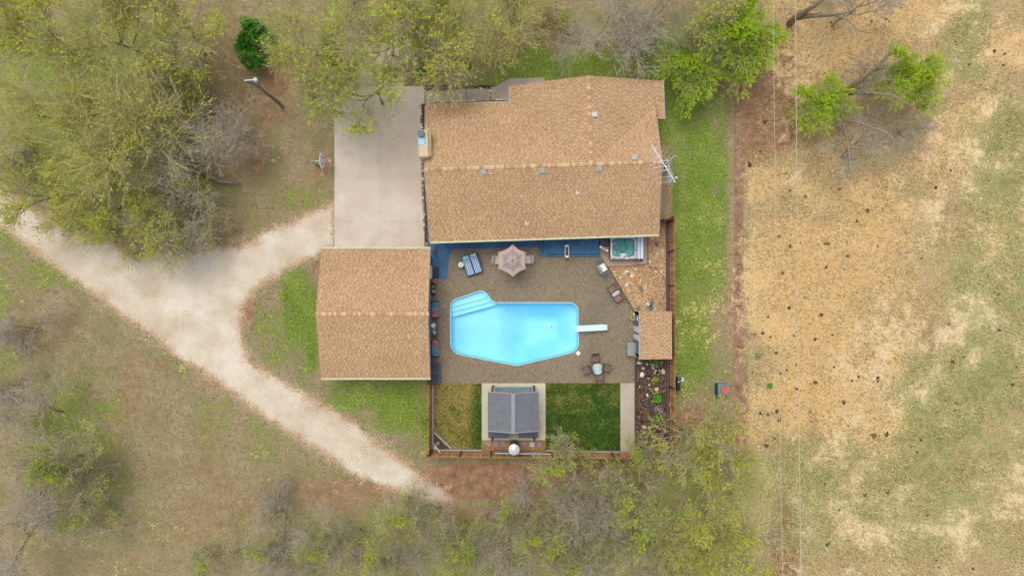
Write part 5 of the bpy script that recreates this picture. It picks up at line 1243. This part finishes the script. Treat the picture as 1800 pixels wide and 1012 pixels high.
# stones edging the bed on the west and north of the house: one border, its stones parts
rb = thing('stone_border', 'row of rough limestone blocks edging the house beside the driveway', 'border', P(742, 300)); rl = rb.location
y = 182
while y < 402:
    if not (224 < y < 280):
        h_ = rnd.uniform(3.2, 7.5); x = 740 + (y-182)*.026 + rnd.uniform(-.7,.7); v = P(x, y+h_/2) - rl
        put('stone', MB().rock((0,0,0), rnd.uniform(2.0,2.9)/23, h_/2/23, .10, int(y*10), rnd.uniform(.1,1), 2), 'stone' if rnd.random() < .6 else 'rockgrey', rb, (v.x, v.y, .05))
        y += h_
    else: y += 4
x = 746
rb2 = thing('stone_border', 'row of pale blocks edging the north bed along the entry path', 'border', P(820, 180)); rl = rb2.location
while x < 890:
    w_ = rnd.uniform(5, 10); v = P(x+w_/2, 181-(x-746)*.038) - rl; put('stone', MB().rbox((0,0,.05),(w_/23*.94,.12,.1),.02,tint=rnd.random()), 'stone', rb2, (v.x, v.y, .03), R(2)); x += w_
rb3 = thing('stone_border', 'curved row of small stones down the ivy bank beside the driveway', 'border', P(735, 115)); rl = rb3.location
for k in range(12):
    y = 90 + k*5; x = 729 + k*.9 + 3*math.sin(k*.4); v = P(x, y) - rl; put('stone', MB().rock((0,0,0), .09, .09, .07, k+300, rnd.random(), 1), 'rockgrey', rb3, (v.x, v.y, .02))
# dung pats in the pasture
pm = []
for k in range(6):
    b = MB().rock((0,0,0), .14, .11, .05, 900+k, .5, 2)
    if k % 2: b.rock((.13,.1,0), .07, .06, .04, 950+k, .5, 1)
    me = b.mesh('dung_pat'); me.materials.append(MAT['dung']); pm.append(me)
DP = [(1507,389),(1455,428),(1488,425),(1389,433),(1407,427),(1543,433),(1585,434),(1620,454),(1647,398),(1415,523),(1350,557),(1387,541),(1396,590),(1456,600),(1463,588),(1425,617),(1354,592),(1466,645),
      (1522,632),(1498,669),(1509,662),(1543,664),(1543,670),(1483,707),(1372,656),(1383,650),(1400,683),(1424,724),(1425,733),(1336,726),(1350,728),(1365,723),(1370,738),(1491,748),(1536,766),(1558,764),
      (1612,794),(1619,773),(1560,865),(1475,896),(1455,956),(1646,985),(1710,999),(1678,721),(1680,708),(1694,628),(1674,635),(1755,518),(1757,581),(1787,645),(1780,676),(1737,486),(1678,488),(1668,570),(1562,38),
      (1584,14),(1558,34),(1532,38),(1680,73),(1670,143),(1704,114),(1748,90),(1764,115),(1748,152),(1645,330),(1671,300),(1558,329),(1560,352),(1524,371),(1506,387),(1476,333),(1461,40),(1786,293),(1738,318),
      (1337,266),(1318,290),(1381,305),(1388,336),(1416,346),(1345,215),(1341,585),(1327,587),(1365,620),(1323,655),(1433,672),(1399,641),(1444,553),(1430,560),(1370,415),(1375,480),(1452,470),(1478,505),(1490,450),(1433,596),(1630,905),(1520,870),(1766,95),(1450,850),(1363,770),(1346,783)]
for k, (x, y) in enumerate(DP):
    o = put('dung_pat', rnd.choice(pm), None, loc=P(x, y, .0), rot=rnd.uniform(0,6.28)); s_ = rnd.choice([.5,.7,.9,1.1,1.35])*rnd.uniform(.8,1.2); o.scale = (s_, s_, 1)
    tag(o, 'dark dried dung pat lying in the straw coloured pasture', 'dung pat', 'dung pats scattered over the pasture')
# ash pile beside the path, low right
q = random.Random(3); gh = MB()
for k in range(420):
    a, r_ = q.uniform(0,6.28), q.random()**.6; gh.rock((r_*.9*math.cos(a), r_*.85*math.sin(a), 0), q.uniform(.02,.06), q.uniform(.02,.05), .04, k, q.uniform(0,1))
tag(put('rubble_pile', gh, 'rockgrey', loc=P(1355,943,.0), kind='stuff'), 'grey heap of ash and rubble by the lower end of the dirt path', 'rubble pile')
# broken stone on the gravel road
for k, (x, y, rx, ry, lb) in enumerate(((632,800,.9,1.0,'white crushed stone patch on the road, nearer the bend'),(745,862,1.3,1.0,'grey crushed stone patch at the lower end of the road'))):
    gh = MB()
    for j in range(420):
        a, r_ = q.uniform(0,6.28), q.random()**.7; gh.rock((r_*rx*math.cos(a), r_*ry*math.sin(a), 0), q.uniform(.02,.055), q.uniform(.02,.05), .03, j, q.uniform(.2,1) if k else q.uniform(.6,1))
    tag(put('stone_patch', gh, 'stone', loc=P(x, y, .0), kind='stuff'), lb, 'gravel')

# ------------------------------------------------------------------ trees
def tubes_np(pts, rad, k):
    """pts (n,m,3), rad (n,m) -> verts, quads"""
    n, m, _ = pts.shape
    tg = np.empty_like(pts); tg[:,1:-1] = pts[:,2:] - pts[:,:-2]; tg[:,0] = pts[:,1]-pts[:,0]; tg[:,-1] = pts[:,-1]-pts[:,-2]
    tg /= np.linalg.norm(tg, axis=-1, keepdims=True) + 1e-9
    ref = np.where(np.abs(tg[...,2:3]) < .8, np.array([0,0,1.]), np.array([1.,0,0]))
    a = np.cross(tg, ref); a /= np.linalg.norm(a, axis=-1, keepdims=True) + 1e-9; b = np.cross(tg, a)
    an = np.arange(k)*2*PI/k
    v = pts[:,:,None] + rad[:,:,None,None]*(a[:,:,None]*np.cos(an)[:,None] + b[:,:,None]*np.sin(an)[:,None])
    base = (np.arange(n)[:,None,None]*m + np.arange(m-1)[None,:,None])*k; j = np.arange(k)[None,None,:]
    f = np.stack([base+j, base+(j+1) % k, base+k+(j+1) % k, base+k+j], -1).reshape(-1, 4)
    return v.reshape(-1, 3), f
def nrm(v): return v / (np.linalg.norm(v, axis=-1, keepdims=True) + 1e-9)
def grow(seed, H, Rr, kids=(6,6,6,5,3), ang=(45,42,42,46,50), lens=(.38,.62,.60,.58,.55,.5), leafn=3, leafsize=.13, up=.10, trunks=1, droop=0, gnarl=.22, side=None, leaflev=1, twigr=.011):
    g = np.random.default_rng(seed); out = []
    n = trunks; st = np.zeros((n,3)); st[:,:2] = g.normal(0, .12 if trunks > 1 else 0, (n,2))
    dr = nrm(np.concatenate([g.normal(0, .12 if trunks == 1 else .5, (n,2)), np.ones((n,1))], 1))
    if side is not None: dr = nrm(dr + np.array(side))
    ln = np.full(n, H*lens[0]) ; L = len(kids)
    radii = [.030*H*.5*(.52**l) for l in range(L+1)]; radii = [max(r_, twigr*(.75 if i == L else 1)) for i, r_ in enumerate(radii)]
    for lev in range(L+1):
        m = 6 if lev < 3 else (4 if lev < L else 3); n = len(st); pts = np.zeros((n, m, 3)); pts[:,0] = st; d = dr.copy()
        for i in range(1, m):
            d = nrm(d + g.normal(0, gnarl, (n,3)) + np.array([0,0,(up if lev < 3 else up*.5) - droop*(lev >= 3)])); pts[:,i] = pts[:,i-1] + d*(ln/(m-1))[:,None]
        r0 = radii[lev]; r1 = radii[min(lev+1, L)]*.9
        rad = (r0 + (r1-r0)*np.linspace(0, 1, m))[None]*g.uniform(.8, 1.15, (n,1)); out.append((pts, rad))
        if lev == L: break
        kd = kids[lev]; par = np.repeat(np.arange(n), kd); q = g.uniform(.30 if lev else .55, 1.0, len(par)); q[::kd] = 1.0
        s = q*(m-1); i0 = np.minimum(s.astype(int), m-2); fr_ = (s-i0)[:,None]
        st = pts[par,i0]*(1-fr_) + pts[par,i0+1]*fr_; tg = nrm(pts[par,i0+1]-pts[par,i0])
        rv = nrm(g.normal(0, 1, (len(par),3))); pp2 = nrm(rv - tg*(rv*tg).sum(-1, keepdims=True)); a = np.radians(ang[lev])*g.uniform(.55, 1.25, len(par)); a[::kd] *= .45
        dr = nrm(tg*np.cos(a)[:,None] + pp2*np.sin(a)[:,None]); ln = ln[par]*lens[lev+1]*1.25*g.uniform(.65, 1.2, len(par))*(1.1-.35*q)
    # fit to wanted height and crown radius
    allp = out[-1][0].reshape(-1, 3); rr = np.hypot(allp[:,0], allp[:,1]); kx = Rr*.98/np.percentile(rr, 84); kz = H/np.percentile(allp[:,2], 99)
    for p, _ in out:
        f = np.clip(p[...,2:3]/(H*.10), .15, 1); p[...,:2] *= kx; p[...,2] = np.maximum(p[...,2]*kz, .0 if True else 0)
    lv, lf, lt = None, None, None
    if leafn:
        base = [out[-1][0]] + ([out[-2][0]] if leaflev > 1 else [])
        P_ = []
        for arr in base:
            n = len(arr); m = arr.shape[1]; s = g.uniform(.35, 1, (n, leafn))*(m-1); i0 = np.minimum(s.astype(int), m-2); f = (s-i0)[...,None]
            ii = np.arange(n)[:,None]; P_.append((arr[ii,i0]*(1-f) + arr[ii,i0+1]*f).reshape(-1,3)); TG_ = nrm(arr[ii,i0+1]-arr[ii,i0]).reshape(-1,3)
        pc = np.concatenate(P_) + g.normal(0, .025, (sum(map(len, P_)), 3))
        # leaves come in clumps: thin out by a smooth noise
        ph = np.sin(pc[:,0]*1.9+seed)+np.sin(pc[:,1]*2.3+seed*2)+np.sin(pc[:,2]*2.6+pc[:,0]); keep = g.uniform(0,1,len(pc)) < np.clip(.50+ph*.22, .08, 1); pc = pc[keep]; ph = ph[keep]; TG_ = TG_[keep]
        n = len(pc); d1 = nrm(TG_ + g.normal(0, .45, (n,3))); d2 = np.cross(d1, nrm(g.normal(0,.5,(n,3))+np.array([0,0,1]))); d2 = nrm(d2)
        s = (leafsize*g.uniform(.5, 1.25, n))[:,None]
        lv = np.stack([pc-d1*s*.75, pc+d2*s*.30, pc+d1*s*.75, pc-d2*s*.30], 1).reshape(-1, 3); lf = np.arange(4*n).reshape(-1, 4); lt = np.clip(.5+ph*.08+g.normal(0,.2,n), 0, 1)
    return out, lv, lf, lt
def tree_kind(name, seed, H, Rr, bark, twig, leaf, label='', **kw):
    out, lv, lf, lt = grow(seed, H, Rr, **kw); L = len(out)
    t_ = thing(name, label, 'bush' if 'bush' in name or 'shrub' in name else 'tree')
    def join(levels, k):
        V, Fc, o = [], [], 0
        for l in levels: v, f = tubes_np(out[l][0], out[l][1], k(l)); V.append(v); Fc.append(f+o); o += len(v)
        return np.concatenate(V), np.concatenate(Fc)
    v, f = join([0,1], lambda l: 7); put('trunk', np_mesh('trunk', v, f, smooth=True), bark, t_)
    v, f = join(list(range(2, L)), lambda l: 5 if l < 3 else 3); put('twigs', np_mesh('twigs', v, f), twig, t_, kind='stuff')
    if lv is not None: put('leaves', np_mesh('leaves', lv, lf, lt), leaf, t_, kind='stuff')
    return t_
FL = (.38,.62,.60,.60,.72,.95)
KIND = {
 'elmA': tree_kind('budding_tree', 11, 8.5, 3.6, 'bark', 'twigolive', 'leafyel', kids=(6,6,5,5,3), leafn=3, leafsize=.14, gnarl=.12, lens=FL, ang=(55,42,36,32,34), twigr=.012),
 'elmB': tree_kind('budding_tree', 12, 9.0, 3.9, 'bark', 'twigolive', 'leafolive', kids=(6,6,5,5,3), leafn=3, leafsize=.13, ang=(58,42,34,30,32), gnarl=.10, lens=FL, twigr=.012),
 'elmC': tree_kind('budding_tree', 13, 7.5, 3.3, 'bark', 'twig', 'leafyel', kids=(6,5,5,5,3), leafn=3, leafsize=.14, ang=(60,45,40,38,38), gnarl=.15, lens=FL, twigr=.011),
 'oak':  tree_kind('leafing_tree', 14, 8.0, 3.8, 'bark', 'twig', 'leafgreen', kids=(5,5,5,5,3), leafn=3, leafsize=.16, ang=(62,45,40,40,38), gnarl=.15, lens=FL, twigr=.011),
 'bareA': tree_kind('bare_tree', 15, 6.5, 3.0, 'bark', 'twiggrey', 'leafpale', kids=(6,5,5,4,3), leafn=1, leafsize=.08, ang=(58,45,38,36,36), gnarl=.15, lens=FL, twigr=.010),
 'bareB': tree_kind('bare_tree', 16, 5.0, 2.4, 'bark', 'twiggrey', None, kids=(5,4,4,3,3), leafn=0, trunks=3, ang=(50,45,40,36,36), lens=FL, gnarl=.16, twigr=.008),
 'sparse': tree_kind('budding_tree', 17, 7.0, 3.4, 'bark', 'twig', 'leafgreen', kids=(5,5,5,4,3), leafn=2, leafsize=.13, ang=(62,48,44,42,42), gnarl=.22, lens=FL, twigr=.011),
 'bright': tree_kind('leafy_tree', 18, 7.5, 3.2, 'bark', 'twigolive', 'leafbright', kids=(7,6,6,5,4), leafn=6, leafsize=.15, ang=(52,40,32,28,30), gnarl=.11, lens=FL),
 'brush': tree_kind('bushy_shrub', 19, 2.6, 1.8, 'bark', 'twig', 'leafyel', kids=(4,4,4,3), ang=(55,45,45,45), lens=(.3,.6,.6,.8,1.1), leafn=3, leafsize=.11, trunks=4, twigr=.008),
 'greybrush': tree_kind('bare_shrub', 20, 2.4, 1.9, 'bark', 'twiggrey', None, kids=(5,4,4,4), ang=(50,45,45,45), lens=(.3,.6,.6,.7,.9), leafn=0, trunks=5, twigr=.008),
 'juniper': tree_kind('evergreen_bush', 21, 2.6, 1.35, 'bark', 'twigolive', 'leafdark', kids=(7,6,6,5), ang=(45,40,40,40), lens=(.3,.6,.6,.7,.8), leafn=6, leafsize=.15, trunks=5),
}
used_k = {}
RK = {'elmA': (3.6,8.5), 'elmB': (3.9,9.0), 'elmC': (3.3,7.5), 'oak': (3.8,8.0), 'bareA': (3.0,6.5), 'bareB': (2.4,5.0), 'sparse': (3.4,7.0), 'bright': (3.2,7.5), 'brush': (1.8,2.6), 'greybrush': (1.9,2.4), 'juniper': (1.35,2.6)}
def tree(kind, px, py, rpx, label, group=None, zk=1.0):
    """(px, py): where the middle of the crown is seen; rpx: crown radius seen"""
    r0, h0 = RK[kind]; s_ = 1.0
    for _ in range(4): zc = h0*s_*zk*.62; s_ = rpx*(CH-zc)/F/r0
    zc = h0*s_*zk*.62; v = P(px, py, zc); v.z = 0; rot = (px*.37 + py*.73) % 6.283
    src = KIND[kind]; sc = (s_, s_, s_*zk)
    if kind not in used_k: used_k[kind] = 1; src.location = v; src.rotation_euler = (0,0,rot); src.scale = sc; src['label'] = label; o = src
    else: o = clone(src, label, v, rot, sc)
    if group: o['group'] = group
    return o
GN = 'trees of the north-west grove'; GC = 'trees along the north edge'; GS = 'trees of the southern thicket'
T = [
 ('elmA',55,60,95,'yellow budding tree in the upper left corner',GN,1),('elmB',180,45,95,'dense olive budding tree on the top edge, left of the corner grove',GN,1),
 ('elmC',310,60,85,'yellow green tree on the top edge at the right side of the grove',GN,1),('elmB',95,190,95,'olive tree near the left edge above the road',GN,1),
 ('elmB',200,250,105,'broad olive tree in the heart of the grove',GN,1),('elmA',75,330,80,'budding tree over the left end of the gravel road',GN,.8),
 ('elmA',190,350,80,'yellow green tree leaning over the road bend',GN,.8),('elmC',290,180,55,'small budding tree beside the bare trunks',GN,.7),
 ('bareA',345,300,92,'large bare grey tree at the right side of the grove',GN,.8),('bareA',335,385,75,'bare tree reaching over the road mouth',GN,.6),
 ('bareB',420,225,62,'bare twiggy tree on the brown lawn at the right of the grove',GN,.8),('sparse',400,400,52,'thin tree with few leaves above the road fork',GN,.6),
 ('brush',300,250,40,'green brush under the bare trunks of the grove',GN,1),('sparse',120,400,60,'open twiggy tree hanging over the left end of the road',GN,.7),
 ('brush',350,170,38,'low leafy brush on the brown clearing',GN,1),('brush',240,410,45,'leafy brush at the road side of the grove',GN,1),('brush',130,280,45,'yellow brush at the left of the grove',GN,1),
 ('brush',30,250,50,'brush at the left picture edge below the corner tree',GN,1),('bareB',295,110,50,'grey bare crown between the top edge trees',GN,.8),('greybrush',20,305,40,'grey twiggy bush at the left end of the road','grey bushes',1),
 ('elmC',250,140,75,'budding tree between the top edge trees and the broad olive tree',GN,.9), ('brush',190,300,60,'leafy undergrowth below the broad olive tree',GN,1.2), ('bareB',250,330,62,'grey twigs among the yellow trees near the road',GN,1),('elmC',300,370,75,'budding tree spreading to the road mouth',GN,.7), ('sparse',400,985,60,'thin leafing tree on the bottom edge, left of the grey bush',GS,.7),('sparse',160,950,70,'thin leafing tree on the bottom edge at the left',GS,.7),('bareA',570,930,60,'grey twiggy tree beside the lower lawn',GS,.6),
 ('bareA',900,985,70,'grey twiggy tree on the bottom edge at the centre',GS,.7),('bareB',1020,890,62,'grey bare crown below the dark green lawn',GS,1),
 ('juniper',452,82,33,'dark green evergreen bush on the upper left lawn',None,1),
 ('elmA',560,75,85,'yellow green tree right of the dark evergreen bush',GC,.9),('elmC',665,50,95,'wide budding tree at the top above the driveway',GC,1),
 ('oak',650,150,105,'fresh green tree overhanging the concrete driveway',GC,.9),('elmA',755,50,80,'yellow green tree on the top edge above the entry path',GC,1),
 ('elmC',820,80,85,'budding tree north of the house corner',GC,.9),('elmB',890,30,80,'olive tree on the top edge over the house lawn',GC,.9),('sparse',600,20,60,'sparse tree on the top edge above the evergreen bush',GC,1),
 ('bareB',740,20,45,'bare grey tree at the top centre',GC,.8),
 ('bareA',1060,45,85,'grey green budding tree north of the roof peak',GC,.9),('bareA',1150,30,75,'grey tree on the top edge right of the roof peak',GC,.8),('greybrush',1165,70,52,'pale grey twiggy bush beside the bright green tree','grey bushes',1),
 ('brush',985,30,45,'leafy brush on the top edge above the roof peak',GC,1),('bareB',1235,70,58,'bare grey crown inside the bright green tree',GC,1),
 ('bright',1325,55,75,'bright green tree at the top beside the power lines',GC,.8),('bright',1240,115,62,'bright green crown nearest the house corner',GC,.6),('elmC',1290,5,70,'yellow green tree on the top edge by the power lines',GC,1),
 ('bright',1440,162,52,'round bright green tree at the edge of the pasture',None,.62),
 ('bright',1606,120,58,'lighter bright green crown out in the pasture',None,.9),
 ('bareB',1515,262,62,'bare grey crown below the pasture tree',None,.8),('bareB',1600,222,46,'bare grey crown right of the pasture tree',None,.8),('bareA',1500,15,75,'leafless grey tree on the top edge over the pasture',None,.8),
 ('bareB',1535,140,50,'bare limbs between the two bright pasture crowns',None,1),
 ('greybrush',42,580,58,'bare grey bush alone on the left lawn','grey bushes',1),
 ('sparse',45,790,85,'sparse tree at the left edge above the lower corner',GS,.9),('sparse',110,880,90,'sparse leafy tree in the lower left',GS,.8),('bareA',20,935,85,'grey green tree in the lower left corner',GS,.8),('bareA',65,735,72,'grey twiggy tree at the left edge over the green patch',GS,.7),('bareB',140,815,60,'bare grey crown right of the sparse left edge tree',GS,.7),('greybrush',15,680,48,'grey twiggy bush at the left edge below the lone grey bush','grey bushes',1),
 ('bareB',60,850,60,'bare grey crown in the lower left',GS,.8), ('greybrush',480,915,55,'grey twiggy bush below the lawn, left of the thicket','grey bushes',1),('bareB',500,985,60,'bare tree on the bottom edge at the left of the thicket',GS,.8),
 ('sparse',450,1000,60,'sparse leafing tree on the bottom edge near the grey bush',GS,.8),
 ('sparse',610,960,80,'twiggy budding tree below the crushed stone road',GS,.9),('sparse',720,950,80,'twiggy budding tree at the lower centre left',GS,.9),('bareA',690,1000,60,'grey bare tree on the bottom edge at the centre left',GS,.8),
 ('sparse',850,890,62,'thin tree just below the road end',GS,.8),('sparse',840,985,75,'sparse tree on the bottom edge at the centre',GS,.9),
 ('bareA',770,905,52,'small grey bare tree beside the road end',GS,.7),('bareA',930,900,60,'grey tree on the brown clearing below the fence',GS,.7),
 ('sparse',1000,860,85,'budding tree below the dark green lawn',GS,1),('sparse',960,975,70,'budding tree on the bottom edge right of centre',GS,.9),('sparse',1060,930,95,'broad budding tree in the southern thicket',GS,1),
 ('sparse',1085,815,60,'sparse tree branches over the south fence',GS,.9),('sparse',1150,762,38,'thin branches hanging over the mulch bed',GS,.9),('elmC',1215,770,72,'yellow green tree at the fence corner',GS,.9),
 ('sparse',1150,880,92,'olive tree below the fence corner',GS,.9),('bareB',1130,950,60,'bare grey crown inside the southern thicket',GS,1),('elmA',1270,830,62,'yellow tree on the thicket side of the dirt path',GS,.9),('elmA',1265,930,80,'bright yellow green tree at the right end of the thicket',GS,.9),
 ('elmB',1170,990,80,'olive tree on the bottom edge in the thicket',GS,.9),('elmC',1290,1000,70,'yellow green tree on the bottom edge by the dirt path',GS,.8),('sparse',1045,1010,72,'budding tree on the bottom edge in the thicket',GS,.9),
 ('sparse',930,935,75,'budding tree between the clearing and the thicket',GS,.9),('sparse',560,1005,70,'twiggy tree on the bottom edge left of the road end',GS,.9),
 ('bareA',1010,950,80,'olive tree left of the middle of the thicket',GS,.9),('sparse',780,960,70,'twiggy tree on the bottom below the road end',GS,.9),
 ('brush',1020,800,30,'twiggy brush against the south fence',GS,1),
]
for k, px, py, r_, lb, gp, zk in T: tree(k, px, py, r_, lb, gp, zk)
def limb_tree(label, pts_list, m='bark'):
    o = None
    for pts in pts_list:
        v = [P(x, y, z) for x, y, z, _ in pts]
        if o is None: o = thing('fallen_trunk' if pts[0][2] < .6 and pts[-1][2] < 3 else 'tree_limbs', label, 'tree', (v[0].x, v[0].y, 0)); 
        put('limb', MB().tube([q_ - o.location for q_ in v], [w for *_, w in pts], 8), m, o, smooth=True)
    return o
limb_tree('pale leaning double trunk in the clearing of the grove', [[(352,302,.1,.28),(338,285,1.2,.24),(322,240,3.0,.17),(305,190,4.5,.13),(290,160,5.5,.08),(262,120,6.5,.04)],[(322,240,3.0,.15),(310,215,4.0,.11),(318,180,5,.08),(298,135,6,.05)],[(305,190,4.5,.1),(270,175,5,.06),(235,155,5.6,.03)],[(298,150,5.6,.06),(260,128,6,.04),(225,118,6.4,.02)]])
limb_tree('dark fallen trunk lying under the bare grove trees', [[(355,305,.3,.2),(320,298,.6,.16),(290,280,.9,.14),(250,262,1.2,.1),(215,255,1.6,.06)],[(355,303,.3,.18),(385,318,.4,.14),(420,322,.5,.08)]])
limb_tree('thick bare limbs of the pasture tree between its two green crowns', [[(1470,166,.2,.24),(1490,156,1.6,.20),(1515,140,3.2,.16),(1545,115,4.8,.12),(1562,95,5.8,.07),(1570,70,6.6,.04)],[(1470,168,.3,.2),(1500,163,1.8,.16),(1535,164,3.4,.12),(1570,168,4.8,.07),(1600,185,6,.03)],[(1535,125,4.2,.08),(1560,118,5,.06),(1590,100,6,.04)],
  [(1470,170,.2,.14),(1478,212,1.5,.11),(1510,215,3,.09),(1560,235,4.4,.07),(1590,262,5.4,.04)],[(1478,212,1.5,.09),(1490,245,2.8,.07),(1495,300,4,.05),(1505,335,5,.02)],[(1478,212,1.5,.08),(1530,218,3,.05),(1545,205,4,.03)]])
limb_tree('pale thick limbs reaching in from the power lines at the top', [[(1388,42,.3,.28),(1402,28,1.8,.22),(1430,12,3.4,.17),(1460,-12,5,.12)],[(1395,32,1.2,.22),(1425,28,2.6,.18),(1465,26,4,.12),(1490,22,5,.09),(1530,-5,6.2,.05)],[(1465,26,4,.1),(1490,35,5,.07),(1510,55,5.6,.04),(1535,58,6.2,.02)],[(1480,24,4.6,.06),(1500,45,5.2,.04),(1508,62,5.8,.02)]])
print('OBJ', len(bpy.data.objects), 'TRIS', sum(len(o.data.polygons) for o in bpy.data.objects if o.type == 'MESH'), 'unique', sum(len(m.polygons) for m in bpy.data.meshes))
